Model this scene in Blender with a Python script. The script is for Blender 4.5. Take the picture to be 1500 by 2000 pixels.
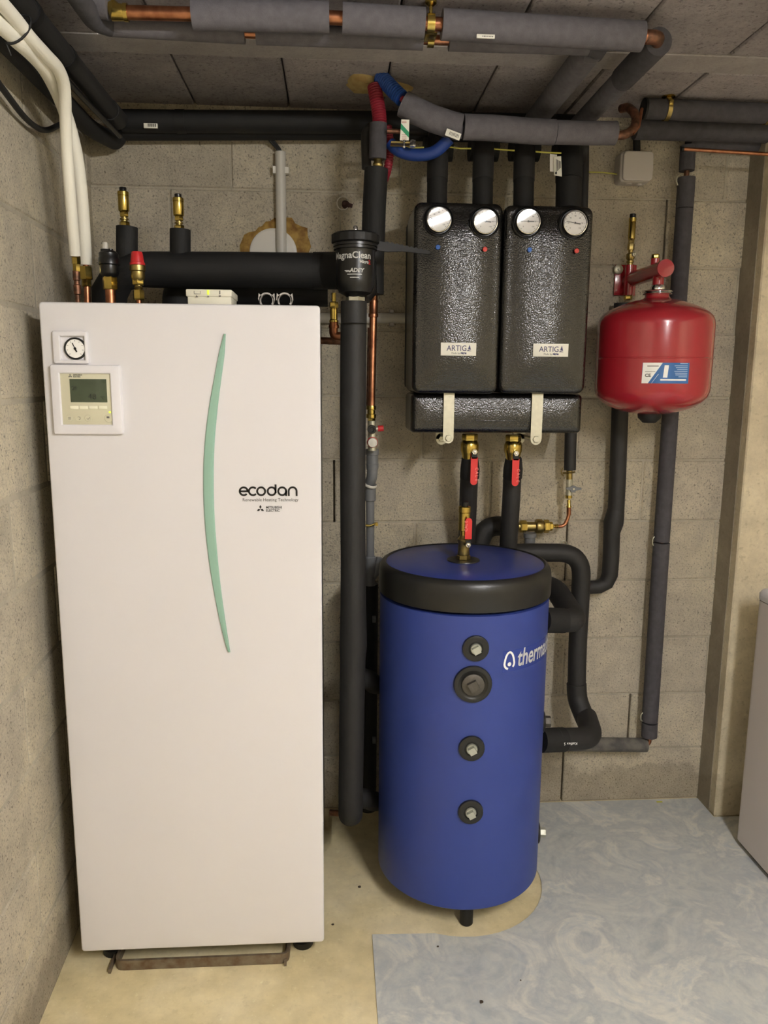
import bpy, bmesh, math, random
from mathutils import Vector, Matrix
PI = math.pi
random.seed(7)
for o in list(bpy.data.objects): bpy.data.objects.remove(o)
SC = bpy.context.scene
COL = SC.collection
# ------------------------------------------------------------------ camera
FPX, PITCH, YAW, ROLL, CAMH = 1503.2, .17080, .06677, .00753, 1.4435
fw = Vector((math.sin(YAW)*math.cos(PITCH), math.cos(YAW)*math.cos(PITCH), -math.sin(PITCH)))
_r = Vector((math.cos(YAW), -math.sin(YAW), 0)); _u = _r.cross(fw)
rt = _r*math.cos(ROLL)+_u*math.sin(ROLL); up = -_r*math.sin(ROLL)+_u*math.cos(ROLL)
cd = bpy.data.cameras.new('camera'); cam = bpy.data.objects.new('camera', cd); COL.objects.link(cam)
cam.matrix_world = Matrix(((rt.x, up.x, -fw.x, 0), (rt.y, up.y, -fw.y, 0), (rt.z, up.z, -fw.z, CAMH), (0, 0, 0, 1)))
cd.sensor_fit = 'VERTICAL'; cd.sensor_height = 36; cd.sensor_width = 27; cd.lens = FPX/2000*36
cd.clip_start = .02; SC.camera = cam
CAM = Vector((0, 0, CAMH))
# ------------------------------------------------------------------ world, lamp, exposure
w = bpy.data.worlds.new('world'); SC.world = w; w.use_nodes = True
w.node_tree.nodes['Background'].inputs[0].default_value = (.9, .93, 1, 1)
w.node_tree.nodes['Background'].inputs[1].default_value = .25
def area(name, loc, sx, sy, power, col, rot=(0, 0, 0)):
    l = bpy.data.lights.new(name, 'AREA'); l.shape = 'RECTANGLE'; l.size = sx; l.size_y = sy
    l.energy = power; l.color = col
    o = bpy.data.objects.new(name, l); COL.objects.link(o); o.location = loc; o.rotation_euler = rot
    return o
LAMP = (.90, -.22, 2.10)
# the bare tube of the batten lamp (built further down) is the only lamp; its strength:
TUBE_POWER, TUBE_RGB = 100, (1, .985, .965)
vs = SC.view_settings; vs.view_transform = 'Standard'; vs.look = 'None'; vs.gamma = 1; vs.use_curve_mapping = False
vs.exposure = 2.0
# ------------------------------------------------------------------ pixel -> point on a plane of known depth
def ray(x, y): return fw+rt*((x-750)/FPX)-up*((y-1000)/FPX)
def P(x, y, Y):
    d = ray(x, y); return CAM+d*(Y/d.y)
def PZ(x, y, z=0):
    d = ray(x, y); return CAM+d*((z-CAMH)/d.z)
def PX(x, y, X):
    d = ray(x, y); return CAM+d*(X/d.x)
def S(px, p):                                   # size of px pixels at point p
    return px*(Vector(p)-CAM).dot(fw)/FPX
# ------------------------------------------------------------------ materials
def lin(c):
    return tuple(((v/255)/12.92 if v/255 <= .04045 else ((v/255+.055)/1.055)**2.4) for v in c)+(1,)
def M(name, rgb, rough=.5, metal=0, noise=0, nscale=30, bump=0, bscale=200, coat=0, spec=.5, rgb2=None, emit=0):
    m = bpy.data.materials.new(name); m.use_nodes = True; nt = m.node_tree; b = nt.nodes['Principled BSDF']
    c = lin(rgb); b.inputs['Base Color'].default_value = c; b.inputs['Roughness'].default_value = rough
    b.inputs['Metallic'].default_value = metal; b.inputs['Coat Weight'].default_value = coat
    b.inputs['Specular IOR Level'].default_value = spec
    geo = nt.nodes.new('ShaderNodeNewGeometry')
    if noise or rgb2:
        n = nt.nodes.new('ShaderNodeTexNoise'); n.inputs['Scale'].default_value = nscale; n.inputs['Detail'].default_value = 6
        nt.links.new(geo.outputs['Position'], n.inputs['Vector'])
        r = nt.nodes.new('ShaderNodeValToRGB'); nt.links.new(n.outputs['Fac'], r.inputs[0])
        r.color_ramp.elements[0].position = .35; r.color_ramp.elements[1].position = .65
        c2 = lin(rgb2) if rgb2 else tuple(v*(1-noise) for v in c[:3])+(1,)
        r.color_ramp.elements[0].color = c2; r.color_ramp.elements[1].color = c
        nt.links.new(r.outputs[0], b.inputs['Base Color'])
    if bump:
        n2 = nt.nodes.new('ShaderNodeTexNoise'); n2.inputs['Scale'].default_value = bscale; n2.inputs['Detail'].default_value = 4
        nt.links.new(geo.outputs['Position'], n2.inputs['Vector'])
        bp = nt.nodes.new('ShaderNodeBump'); bp.inputs['Strength'].default_value = bump; bp.inputs['Distance'].default_value = .002
        nt.links.new(n2.outputs['Fac'], bp.inputs['Height']); nt.links.new(bp.outputs[0], b.inputs['Normal'])
    if emit:
        b.inputs['Emission Color'].default_value = c; b.inputs['Emission Strength'].default_value = emit
    return m
def concrete(name, base, light, dark, pit=.5, bump=.6, var=.12, smear=.5, pscale=150, stain=0):
    m = bpy.data.materials.new(name); m.use_nodes = True; nt = m.node_tree; N = nt.nodes; L = nt.links
    b = N['Principled BSDF']; b.inputs['Roughness'].default_value = .92; b.inputs['Specular IOR Level'].default_value = .2
    g = N.new('ShaderNodeNewGeometry'); oi = N.new('ShaderNodeObjectInfo')
    def noise(sc, det, rough=.6):
        n = N.new('ShaderNodeTexNoise'); n.inputs['Scale'].default_value = sc; n.inputs['Detail'].default_value = det
        n.inputs['Roughness'].default_value = rough; L.new(g.outputs['Position'], n.inputs['Vector']); return n
    def ramp(src, p0, p1, c0, c1):
        r = N.new('ShaderNodeValToRGB'); L.new(src, r.inputs[0]); e = r.color_ramp.elements
        e[0].position = p0; e[1].position = p1; e[0].color = c0; e[1].color = c1; return r
    def mix(f, a, bb, mode='MIX'):
        x = N.new('ShaderNodeMix'); x.data_type = 'RGBA'; x.blend_type = mode
        if isinstance(f, float): x.inputs[0].default_value = f
        else: L.new(f, x.inputs[0])
        for i, v in ((6, a), (7, bb)):
            if isinstance(v, tuple): x.inputs[i].default_value = v
            else: L.new(v, x.inputs[i])
        return x.outputs[2]
    W = (1, 1, 1, 1); K = (0, 0, 0, 1)
    lo = noise(3.2, 5); fine = noise(pscale, 5, .7); mid = noise(14, 5)
    c = mix(ramp(lo.outputs[0], .42, .62, K, W).outputs[0], lin(base), lin(light))
    c = mix(ramp(mid.outputs[0], .3, .7, (.72, .72, .72, 1), (1.12, 1.12, 1.12, 1)).outputs[0], c, c) if 0 else mix(.55, c, mix(1.0, c, ramp(mid.outputs[0], .3, .7, (.6, .6, .6, 1), W).outputs[0], 'MULTIPLY'))
    # pits and dark aggregate
    pore = noise(pscale*.75, 3, .55); c = mix(ramp(pore.outputs[0], .33, .40, (pit, pit, pit, 1), K).outputs[0], c, lin(dark))
    c = mix(ramp(fine.outputs[0], .34, .50, (pit*.6, pit*.6, pit*.6, 1), K).outputs[0], c, lin(dark))
    c = mix(ramp(fine.outputs[0], .60, .80, K, (.5, .5, .5, 1)).outputs[0], c, tuple(min(1, v*1.5) for v in lin(light)[:3])+(1,))
    # block to block variation
    v = N.new('ShaderNodeMapRange'); L.new(oi.outputs['Random'], v.inputs[0]); v.inputs[3].default_value = 1-var; v.inputs[4].default_value = 1+var*.6
    c = mix(1.0, c, v.outputs[0], 'MULTIPLY')
    if stain:
        sx = N.new('ShaderNodeSeparateXYZ'); L.new(g.outputs['Position'], sx.inputs[0])
        ad = N.new('ShaderNodeMath'); ad.operation = 'MULTIPLY_ADD'; L.new(mid.outputs[0], ad.inputs[0]); ad.inputs[1].default_value = -.22; L.new(sx.outputs[2], ad.inputs[2])
        c = mix(ramp(ad.outputs[0], -.13, .03, (stain, stain, stain, 1), K).outputs[0], c, lin((92, 78, 55)))
    L.new(c, b.inputs['Base Color'])
    bp = N.new('ShaderNodeBump'); bp.inputs['Strength'].default_value = bump; bp.inputs['Distance'].default_value = .009
    vb = noise(pscale*.6, 6, .75); L.new(vb.outputs[0], bp.inputs['Height']); L.new(bp.outputs[0], b.inputs['Normal'])
    return m
MAT = dict(
    block=concrete('concrete_block_mat', (233, 222, 200), (246, 234, 206), (108, 96, 80), pit=.65, bump=1.0, pscale=200, stain=.35),
    mortar=concrete('mortar_mat', (196, 187, 168), (212, 202, 180), (140, 130, 112), pit=.3, bump=.5, stain=.35),
    ceil=concrete('ceiling_block_mat', (178, 170, 171), (190, 182, 182), (100, 94, 93), pit=.6, bump=.9, pscale=130),
    beam=concrete('beam_mat', (180, 173, 171), (190, 183, 179), (128, 121, 117), pit=.3, bump=.4, pscale=120),
    cast=concrete('cast_concrete_mat', (206, 194, 166), (222, 210, 180), (120, 108, 86), pit=.25, bump=.25, pscale=90, stain=.3),
    castgrey=concrete('cast_grey_mat', (158, 148, 130), (172, 162, 142), (100, 92, 78), pit=.25, bump=.25, pscale=90, stain=.3),
    floor=concrete('screed_mat', (222, 207, 162), (234, 221, 182), (135, 118, 84), pit=.12, bump=.08, pscale=60, var=0),
    white=M('white_lacquer', (220, 218, 220), .42, bump=.04, bscale=900),
    whitepl=M('white_plastic', (226, 224, 228), .38),
    ivory=M('ivory_plastic', (208, 204, 178), .45),
    ivoryl=M('pale_ivory', (240, 238, 214), .45),
    cream=M('cream_plastic', (238, 234, 214), .5),
    side=M('grey_side_steel', (120, 120, 114), .5),
    green=M('green_translucent_trim', (142, 180, 162), .25, coat=.4),
    black=M('black_plastic', (16, 16, 17), .32),
    blackm=M('black_matt', (14, 14, 15), .6),
    foamk=M('black_elastomer', (37, 36, 36), .62, bump=.12, bscale=400, noise=.2, nscale=25),
    foamkk=M('jet_black_elastomer', (22, 22, 23), .72, bump=.15, bscale=400, noise=.2, nscale=30),
    foamg=M('grey_pe_foam', (108, 105, 110), .9, bump=.4, bscale=500, noise=.18, nscale=60, spec=.25),
    foamd=M('dark_grey_pe_foam', (80, 78, 82), .85, bump=.4, bscale=500, noise=.2, nscale=60, spec=.3),
    cap=M('moulded_black_cap', (28, 28, 27), .35, bump=.1, bscale=300),
    copper=M('copper', (190, 132, 98), .36, 1, rgb2=(150, 98, 72), nscale=35),
    copperd=M('dull_copper', (150, 105, 82), .5, .85, rgb2=(96, 72, 58), nscale=60),
    brass=M('brass', (205, 180, 98), .24, 1, noise=.15, nscale=80),
    brassd=M('dull_brass', (176, 156, 98), .38, 1, noise=.25, nscale=60),
    steel=M('galvanised_steel', (205, 202, 182), .45, .75, noise=.12, nscale=90),
    chrome=M('chrome', (225, 225, 225), .14, 1),
    rust=M('rusty_steel', (132, 122, 106), .55, .5, rgb2=(106, 86, 66), nscale=40),
    pvc=M('grey_pvc', (112, 114, 117), .45),
    conduit=M('pale_grey_conduit', (204, 200, 190), .4),
    jbox=M('junction_box_grey', (186, 180, 174), .55),
    disc=M('white_disc_plastic', (222, 218, 208), .35),
    foamy=M('expanded_foam', (176, 142, 72), .8, rgb2=(120, 84, 36), nscale=45, bump=1, bscale=90),
    foamp=M('pale_expanded_foam', (190, 168, 112), .8, rgb2=(160, 132, 80), nscale=30, bump=1, bscale=70),
    red=M('red_enamel', (164, 34, 46), .2, coat=.5),
    redpl=M('red_plastic', (205, 44, 46), .4),
    redh=M('red_lever_sleeve', (225, 52, 50), .45),
    redc=M('red_corrugated', (140, 32, 48), .5),
    bluec=M('blue_corrugated', (32, 76, 158), .5),
    blueh=M('blue_hose', (28, 58, 130), .5),
    blue=M('blue_vinyl_jacket', (47, 64, 136), .42, bump=.06, bscale=120),
    bluel=M('blue_lid', (44, 60, 130), .38, bump=.15, bscale=25),
    tank_label=M('label_blue_film', (44, 62, 140), .25),
    ink=M('black_ink', (8, 8, 9), .4),
    inkgrey=M('grey_ink', (95, 92, 88), .5),
    inkblue=M('navy_ink', (48, 48, 98), .5),
    inkwhite=M('white_ink', (245, 245, 242), .4),
    paper=M('white_sticker', (240, 238, 226), .45),
    dotb=M('blue_dot', (40, 92, 176), .5), dotr=M('red_dot', (214, 70, 62), .5),
    lblue=M('sticker_blue', (46, 104, 170), .4),
    tgreen=M('sticker_green', (36, 150, 104), .5),
    lcd=M('lcd_glass', (74, 84, 66), .12, rgb2=(66, 74, 58), nscale=20),
    led=M('green_led', (190, 225, 60), .4, emit=.35),
    dial=M('dial_white', (246, 244, 240), .5),
    white_sleeve=M('white_foam_sleeve', (240, 236, 222), .6, bump=.2, bscale=300),
    yellow=M('yellow_green_wire', (190, 186, 84), .5),
    iron=M('cast_iron', (92, 88, 82), .55, .6, bump=.5, bscale=120),
    zinc=M('zinc_plug', (190, 192, 180), .4, .7, bump=.3, bscale=200),
    appl=M('appliance_white', (216, 208, 204), .45),
    dust=M('dusty_foam', (112, 108, 100), .9, rgb2=(80, 78, 76), nscale=30, bump=.3, bscale=200),
    debris=M('dark_debris', (60, 48, 36), .9),
    ytag=M('yellow_tag', (200, 196, 60), .6),
)
# speckled expanded polypropylene
def epp():
    m = bpy.data.materials.new('black_epp_foam'); m.use_nodes = True; nt = m.node_tree; N = nt.nodes; L = nt.links
    b = N['Principled BSDF']; b.inputs['Base Color'].default_value = lin((44, 42, 40)); b.inputs['Roughness'].default_value = .21; b.inputs['Specular IOR Level'].default_value = .85
    g = N.new('ShaderNodeNewGeometry'); v = N.new('ShaderNodeTexVoronoi'); v.inputs['Scale'].default_value = 270
    L.new(g.outputs['Position'], v.inputs['Vector'])
    n = N.new('ShaderNodeTexNoise'); n.inputs['Scale'].default_value = 420; n.inputs['Detail'].default_value = 4; L.new(g.outputs['Position'], n.inputs['Vector'])
    r = N.new('ShaderNodeValToRGB'); L.new(v.outputs['Distance'], r.inputs[0]); e = r.color_ramp.elements
    e[0].position = .25; e[0].color = lin((32, 30, 27)); e[1].position = .62; e[1].color = lin((7, 7, 7))
    L.new(r.outputs[0], b.inputs['Base Color'])
    sc = N.new('ShaderNodeMath'); sc.operation = 'MULTIPLY'; sc.inputs[1].default_value = .35; L.new(n.outputs[0], sc.inputs[0])
    a = N.new('ShaderNodeMath'); a.operation = 'ADD'; L.new(v.outputs['Distance'], a.inputs[0]); L.new(sc.outputs[0], a.inputs[1])
    bp = N.new('ShaderNodeBump'); bp.invert = True; bp.inputs['Strength'].default_value = .5; bp.inputs['Distance'].default_value = .0012
    L.new(a.outputs[0], bp.inputs['Height']); L.new(bp.outputs[0], b.inputs['Normal']); return m
MAT['epp'] = epp()
def vinyl():
    m = bpy.data.materials.new('marbled_vinyl'); m.use_nodes = True; nt = m.node_tree; N = nt.nodes; L = nt.links
    b = N['Principled BSDF']; b.inputs['Roughness'].default_value = .42; g = N.new('ShaderNodeNewGeometry')
    def noise(sc, det, dist):
        n = N.new('ShaderNodeTexNoise'); n.inputs['Scale'].default_value = sc; n.inputs['Detail'].default_value = det; n.inputs['Distortion'].default_value = dist
        n.inputs['Roughness'].default_value = .62; L.new(g.outputs['Position'], n.inputs['Vector']); return n
    n = noise(4.6, 10, 1.1); r = N.new('ShaderNodeValToRGB'); L.new(n.outputs[0], r.inputs[0]); e = r.color_ramp.elements
    e[0].position = .30; e[0].color = lin((176, 180, 180)); e[1].position = .72; e[1].color = lin((222, 215, 198))
    for p, c in ((.42, (200, 202, 197)), (.5, (186, 189, 188)), (.57, (214, 213, 204)), (.63, (194, 198, 197))):
        x = e.new(p); x.color = lin(c)
    n2 = noise(20, 9, 1.6); r2 = N.new('ShaderNodeValToRGB'); L.new(n2.outputs[0], r2.inputs[0]); f = r2.color_ramp.elements
    f[0].position = .36; f[0].color = (.82, .85, .88, 1); f[1].position = .62; f[1].color = (1.0, .99, .96, 1)
    x = N.new('ShaderNodeMix'); x.data_type = 'RGBA'; x.blend_type = 'MULTIPLY'; x.inputs[0].default_value = 1
    L.new(r.outputs[0], x.inputs[6]); L.new(r2.outputs[0], x.inputs[7]); L.new(x.outputs[2], b.inputs['Base Color'])
    return m
MAT['vinyl'] = vinyl()
def glass():
    m = bpy.data.materials.new('gauge_glass'); m.use_nodes = True; nt = m.node_tree; N = nt.nodes; L = nt.links
    for x in list(N): N.remove(x)
    o = N.new('ShaderNodeOutputMaterial'); t = N.new('ShaderNodeBsdfTransparent'); g = N.new('ShaderNodeBsdfGlossy'); g.inputs['Roughness'].default_value = .02
    f = N.new('ShaderNodeFresnel'); f.inputs[0].default_value = 1.5; mx = N.new('ShaderNodeMixShader')
    L.new(f.outputs[0], mx.inputs[0]); L.new(t.outputs[0], mx.inputs[1]); L.new(g.outputs[0], mx.inputs[2]); L.new(mx.outputs[0], o.inputs[0]); return m
MAT['glass'] = glass()
# ------------------------------------------------------------------ geometry collector
def frame_ring(x0, x1, z0, z1, y0, y1, hx0, hx1, hz0, hz1, bev=.003, r=.004):
    # one-piece rectangular frame facing -Y (y0 = front), rounded outer corners, sloped inner edge
    def loop(X0, X1, Z0, Z1, y, rr, n=5):
        out = []
        for cx, cz, a0 in ((X1-rr, Z1-rr, 0), (X0+rr, Z1-rr, 90), (X0+rr, Z0+rr, 180), (X1-rr, Z0+rr, 270)):
            for k in range(n+1):
                a = math.radians(a0+90*k/n); out.append((cx+rr*math.cos(a), y, cz+rr*math.sin(a)))
        return out
    b = bev; L = [loop(x0, x1, z0, z1, y1, r), loop(x0, x1, z0, z1, y0+b, r), loop(x0+b*.3, x1-b*.3, z0+b*.3, z1-b*.3, y0+b*.3, r), loop(x0+b, x1-b, z0+b, z1-b, y0, r),
                  loop(hx0-b*.5, hx1+b*.5, hz0-b*.5, hz1+b*.5, y0, .0015), loop(hx0, hx1, hz0, hz1, y0+b*.6, .001), loop(hx0, hx1, hz0, hz1, y1, .001)]
    m = len(L[0]); V = [v for q in L for v in q]; F = []
    for i in range(len(L)):
        j = (i+1) % len(L)
        for k in range(m): F.append((i*m+k, i*m+(k+1) % m, j*m+(k+1) % m, j*m+k))
    return G().add(V, F)
def frame_of(ax):
    ax = Vector(ax).normalized(); a = Vector((0, 0, 1)) if abs(ax.z) < .9 else Vector((1, 0, 0))
    u = ax.cross(a).normalized(); return ax, u, ax.cross(u)
def fillet(pts, f, n=7):
    pts = [Vector(p) for p in pts]; out = [pts[0]]
    for i in range(1, len(pts)-1):
        a, b, c = pts[i-1], pts[i], pts[i+1]
        la, lc = (a-b).length, (c-b).length
        t = min(f, la*.49, lc*.49)
        if t < 1e-5: out.append(b); continue
        p0 = b+(a-b)*(t/la); p1 = b+(c-b)*(t/lc)
        for k in range(n+1):
            s = k/n; out.append(p0*(1-s)**2+b*2*s*(1-s)+p1*s*s)
    out.append(pts[-1]); return out
class G:
    def __init__(s): s.v = []; s.f = []
    def add(s, v, f):
        n = len(s.v); s.v += [tuple(x) for x in v]; s.f += [tuple(i+n for i in q) for q in f]; return s
    def box(s, a, b, bev=0, seg=2):
        bm = bmesh.new(); bmesh.ops.create_cube(bm, size=1)
        a = Vector(a); b = Vector(b)
        for v in bm.verts: v.co = Vector(((a.x+b.x)/2+v.co.x*(b.x-a.x), (a.y+b.y)/2+v.co.y*(b.y-a.y), (a.z+b.z)/2+v.co.z*(b.z-a.z)))
        if bev: bmesh.ops.bevel(bm, geom=bm.edges[:], offset=bev, segments=seg, profile=.5, affect='EDGES')
        bm.verts.index_update()
        s.add([v.co for v in bm.verts], [[v.index for v in f.verts] for f in bm.faces]); bm.free(); return s
    def tube(s, pts, r, seg=16, f=0, cap=True, n=7):
        if f: pts = fillet(pts, f, n)
        pts = [Vector(p) for p in pts]; rr = r if isinstance(r, (list, tuple)) else [r]*len(pts)
        d = (pts[1]-pts[0]).normalized(); _, u, _ = frame_of(d); V = []; F = []
        for i, p in enumerate(pts):
            if i == 0: t = pts[1]-p
            elif i == len(pts)-1: t = p-pts[i-1]
            else: t = (pts[i+1]-p).normalized()+(p-pts[i-1]).normalized()
            t = t.normalized(); u = (u-t*u.dot(t)).normalized(); w_ = t.cross(u)
            for k in range(seg):
                a = 2*PI*k/seg; V.append(p+(u*math.cos(a)+w_*math.sin(a))*rr[i])
        for i in range(len(pts)-1):
            for k in range(seg):
                k2 = (k+1) % seg; F.append((i*seg+k, i*seg+k2, (i+1)*seg+k2, (i+1)*seg+k))
        if cap: F.append(tuple(reversed(range(seg)))); F.append(tuple(range((len(pts)-1)*seg, len(pts)*seg)))
        return s.add(V, F)
    def lathe(s, o, ax, prof, seg=24, rot=0, ring=False):
        o = Vector(o); ax, u, w_ = frame_of(ax); V = []; F = []
        for r, h in prof:
            for k in range(seg):
                a = 2*PI*k/seg+rot; V.append(o+ax*h+(u*math.cos(a)+w_*math.sin(a))*max(r, 1e-5))
        n = len(prof)
        for i in range(n-1):
            for k in range(seg):
                k2 = (k+1) % seg; F.append((i*seg+k, i*seg+k2, (i+1)*seg+k2, (i+1)*seg+k))
        if ring: F += [((n-1)*seg+k, (n-1)*seg+(k+1) % seg, (k+1) % seg, k) for k in range(seg)]
        else: F.append(tuple(reversed(range(seg)))); F.append(tuple(range((n-1)*seg, n*seg)))
        return s.add(V, F)
    def hexa(s, o, ax, r, h, rot=0): return s.lathe(o, ax, [(r*.93, 0), (r, h*.12), (r, h*.88), (r*.93, h)], 6, rot)
    def prism(s, pts, off):
        n = len(pts); off = Vector(off); V = [Vector(p) for p in pts]+[Vector(p)+off for p in pts]
        F = [tuple(reversed(range(n))), tuple(range(n, 2*n))]+[(i, (i+1) % n, n+(i+1) % n, n+i) for i in range(n)]
        return s.add(V, F)
    def ribbon(s, pts, wd, off, closed=False):      # flat stroke in the XZ plane, thickness off (Vector)
        n = len(pts); V = []; F = []; pts = [Vector(p) for p in pts]; off = Vector(off)
        for i, p in enumerate(pts):
            a = pts[(i-1) % n] if closed or i > 0 else p; b = pts[(i+1) % n] if closed or i < n-1 else p
            t = (b-a).normalized(); q = Vector((-t.z, 0, t.x))*(wd/2)
            V += [p+q, p-q, p+q+off, p-q+off]
        m = n if closed else n-1
        for i in range(m):
            a = i*4; b = ((i+1) % n)*4
            F += [(a+2, b+2, b+3, a+3), (a, a+1, b+1, b), (a, b, b+2, a+2), (a+1, a+3, b+3, b+1)]
        if not closed: F += [(0, 2, 3, 1), ((n-1)*4, (n-1)*4+1, (n-1)*4+3, (n-1)*4+2)]
        return s.add(V, F)
    def pillow(s, x0, x1, z0, z1, yf, yb, r=.03, edge=.03, bulge=.008, n=6):
        # rounded slab facing -Y: rings from the back outline over a filleted edge to a gently crowned front
        def ring(dx, y, rr):
            X0, X1, Z0, Z1 = x0+dx, x1-dx, z0+dx, z1-dx; rr = max(rr, .002); out = []
            for cx, cz, a0 in ((X1-rr, Z1-rr, 0), (X0+rr, Z1-rr, 90), (X0+rr, Z0+rr, 180), (X1-rr, Z0+rr, 270)):
                for k in range(n+1):
                    a = math.radians(a0+90*k/n); out.append(Vector((cx+rr*math.cos(a), y, cz+rr*math.sin(a))))
            return out
        rings = [ring(0, yb, r)]
        for k in range(7):
            a = PI/2*k/6; rings.append(ring(edge*(1-math.cos(a)), yf+bulge+edge*(1-math.sin(a)), max(r-edge*(1-math.cos(a))*.7, .004)))
        hw = min(x1-x0, z1-z0)/2
        for k in range(1, 7):
            t = k/7; dx = edge+(hw-edge)*t; rings.append(ring(dx, yf+bulge*(1-t)**2, max(r*.3, (hw-dx)*.5)))
        V = [v for q in rings for v in q]; m = len(rings[0]); F = []
        for i in range(len(rings)-1):
            for k in range(m):
                k2 = (k+1) % m; F.append((i*m+k2, i*m+k, (i+1)*m+k, (i+1)*m+k2))
        F.append(tuple(range(m))); F.append(tuple(reversed(range((len(rings)-1)*m, len(rings)*m))))
        return s.add(V, F)
    def text(s, txt, size, o, ux=(1, 0, 0), uz=(0, 0, 1), depth=.0006, align='LEFT', sx=1, fn=None, bold=0):
        cu = bpy.data.curves.new('t', 'FONT'); cu.body = txt; cu.size = size; cu.align_x = align; cu.extrude = depth/2; cu.offset = bold; cu.resolution_u = 3
        ob = bpy.data.objects.new('t', cu); COL.objects.link(ob)
        me = bpy.data.meshes.new_from_object(ob.evaluated_get(bpy.context.evaluated_depsgraph_get()))
        ux = Vector(ux).normalized(); uz = Vector(uz).normalized(); nn = ux.cross(uz).normalized(); o = Vector(o)
        V = [(v.co.x*sx, v.co.y, v.co.z) for v in me.vertices]
        V = [fn(*v) for v in V] if fn else [o+ux*a+uz*b+nn*c for a, b, c in V]
        s.add(V, [tuple(p.vertices) for p in me.polygons])
        bpy.data.objects.remove(ob); bpy.data.meshes.remove(me); bpy.data.curves.remove(cu); return s
def mesh_of(name, g, loc, mat, smooth=True, ang=38):
    me = bpy.data.meshes.new(name); L = Vector(loc)
    me.from_pydata([tuple(Vector(v)-L) for v in g.v], [], g.f); me.update()
    bm = bmesh.new(); bm.from_mesh(me); bmesh.ops.recalc_face_normals(bm, faces=bm.faces[:]); bm.to_mesh(me); bm.free()
    if smooth:
        for p in me.polygons: p.use_smooth = True
        me.set_sharp_from_angle(angle=math.radians(ang))
    me.materials.append(MAT[mat] if isinstance(mat, str) else mat); return me
def cen(g):
    xs = [v[0] for v in g.v]; ys = [v[1] for v in g.v]; zs = [v[2] for v in g.v]
    return Vector(((min(xs)+max(xs))/2, (min(ys)+max(ys))/2, min(zs)))
class T:
    """one thing: an Empty at its base that parents its parts"""
    def __init__(s, name, label, cat, loc, group=None):
        s.o = bpy.data.objects.new(name, None); COL.objects.link(s.o); s.o.location = loc; s.loc = Vector(loc)
        s.o.empty_display_size = .05; s.o['label'] = label; s.o['category'] = cat
        if group: s.o['group'] = group
    def parts(s, name, gs, mat, parent=None):
        for g in gs: s.part(name, g, mat, parent)
    def part(s, name, g, mat, parent=None, label=None, kind=None, smooth=True):
        ob = bpy.data.objects.new(name, mesh_of(name, g, s.loc, mat, smooth)); COL.objects.link(ob); ob.parent = parent or s.o
        if label: ob['label'] = label
        if kind: ob['kind'] = kind
        return ob
def solo(name, g, mat, label, cat, group=None, kind=None, smooth=True):
    c = cen(g); ob = bpy.data.objects.new(name, mesh_of(name, g, c, mat, smooth)); COL.objects.link(ob); ob.location = c
    ob['label'] = label; ob['category'] = cat
    if group: ob['group'] = group
    if kind: ob['kind'] = kind
    return ob
def struct(name, g, mat, loc=(0, 0, 0)):
    ob = bpy.data.objects.new(name, mesh_of(name, g, loc, mat, False)); COL.objects.link(ob); ob.location = loc; ob['kind'] = 'structure'; return ob
def child(name, me, parent, loc=(0, 0, 0), scale=None):
    ob = bpy.data.objects.new(name, me); COL.objects.link(ob); ob.parent = parent; ob.location = loc
    if scale: ob.scale = scale
    return ob
# ================================================================== the room
CZ = 2.22; YB = 2.42
fl = struct('floor', G().box((-.9, -1.7, -.12), (2.5, 2.62, 0)), 'floor')
# block with worn, slightly rounded edges; several variants share mesh data
def block_mesh(l, h, seed):
    rnd = random.Random(seed); g = G(); g.box((0, 0, 0), (l, .05, h), .0035, 1)
    me = mesh_of('concrete_block', g, (0, 0, 0), 'block', False); return me
BM = {}
def bmget(l, h, s):
    k = (round(l, 3), round(h, 3), s)
    if k not in BM: BM[k] = block_mesh(l, h, s)
    return BM[k]
offs = [.787, 1.01, .77, 1.04, .762, 1.003, .78, 1.02, .77, 1.024, .704, 1.02]
OPENJ = {0: [.787], 1: [1.01], 4: [.762], 5: [.003], 3: [.54], 9: [1.024]}       # joints left without mortar
g = G().box((-.9, YB+.06, 0), (1.30, YB+.2, CZ+.02))
for c in range(12):
    z0, z1 = max(0, -.008+.2*c), min(CZ+.02, -.008+.2*(c+1)); xs = [-.9]
    for x in OPENJ.get(c, []): xs += [x-.0035, x+.0035]
    xs.append(1.30)
    for i in range(0, len(xs), 2): g.box((xs[i], YB+.0035, z0), (xs[i+1], YB+.06, z1))
wb = struct('wall_back', g, 'mortar')
for c in range(12):
    z0 = max(0, -.008+.2*c)+.003; z1 = min(CZ+.01, -.008+.2*(c+1))-.003
    if z1-z0 < .02: continue
    x = offs[c]-2.0
    while x < 1.30:
        a, b = max(x+.003, -.88), min(x+.497, 1.295)
        if b-a > .03:
            child('concrete_block', bmget(b-a, z1-z0, 0), wb, (a, YB-random.uniform(0, .002), z0))
        x += .5
# left wall, a little out of square
AL = math.radians(-2.2)
wl = struct('wall_left', G().box((-.2, -2.9, 0), (-.0035, 1.05, CZ+.02)), 'mortar')
wl.location = (-.668, 1.65, 0); wl.rotation_euler = (0, 0, -AL)
for c in range(12):
    z0 = max(0, -.008+.2*c)+.004; z1 = min(CZ+.01, -.008+.2*(c+1))-.004
    if z1-z0 < .02: continue
    y = (-.03 if c % 2 else -.28)-1.5
    while y < 1.0:
        a, b = y+.004, min(y+.496, 1.0)
        if b-a > .03:
            ob = child('concrete_block', bmget(b-a, z1-z0, 0), wl, (-random.uniform(0, .003), a, z0)); ob.rotation_euler = (0, 0, PI/2)
        y += .5
# concrete pier on the right, then the wall it belongs to
pier = struct('trim_1', G().box((1.275, 2.30, 0), (1.66, YB+.2, CZ+.02), .004, 1), 'cast')
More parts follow.
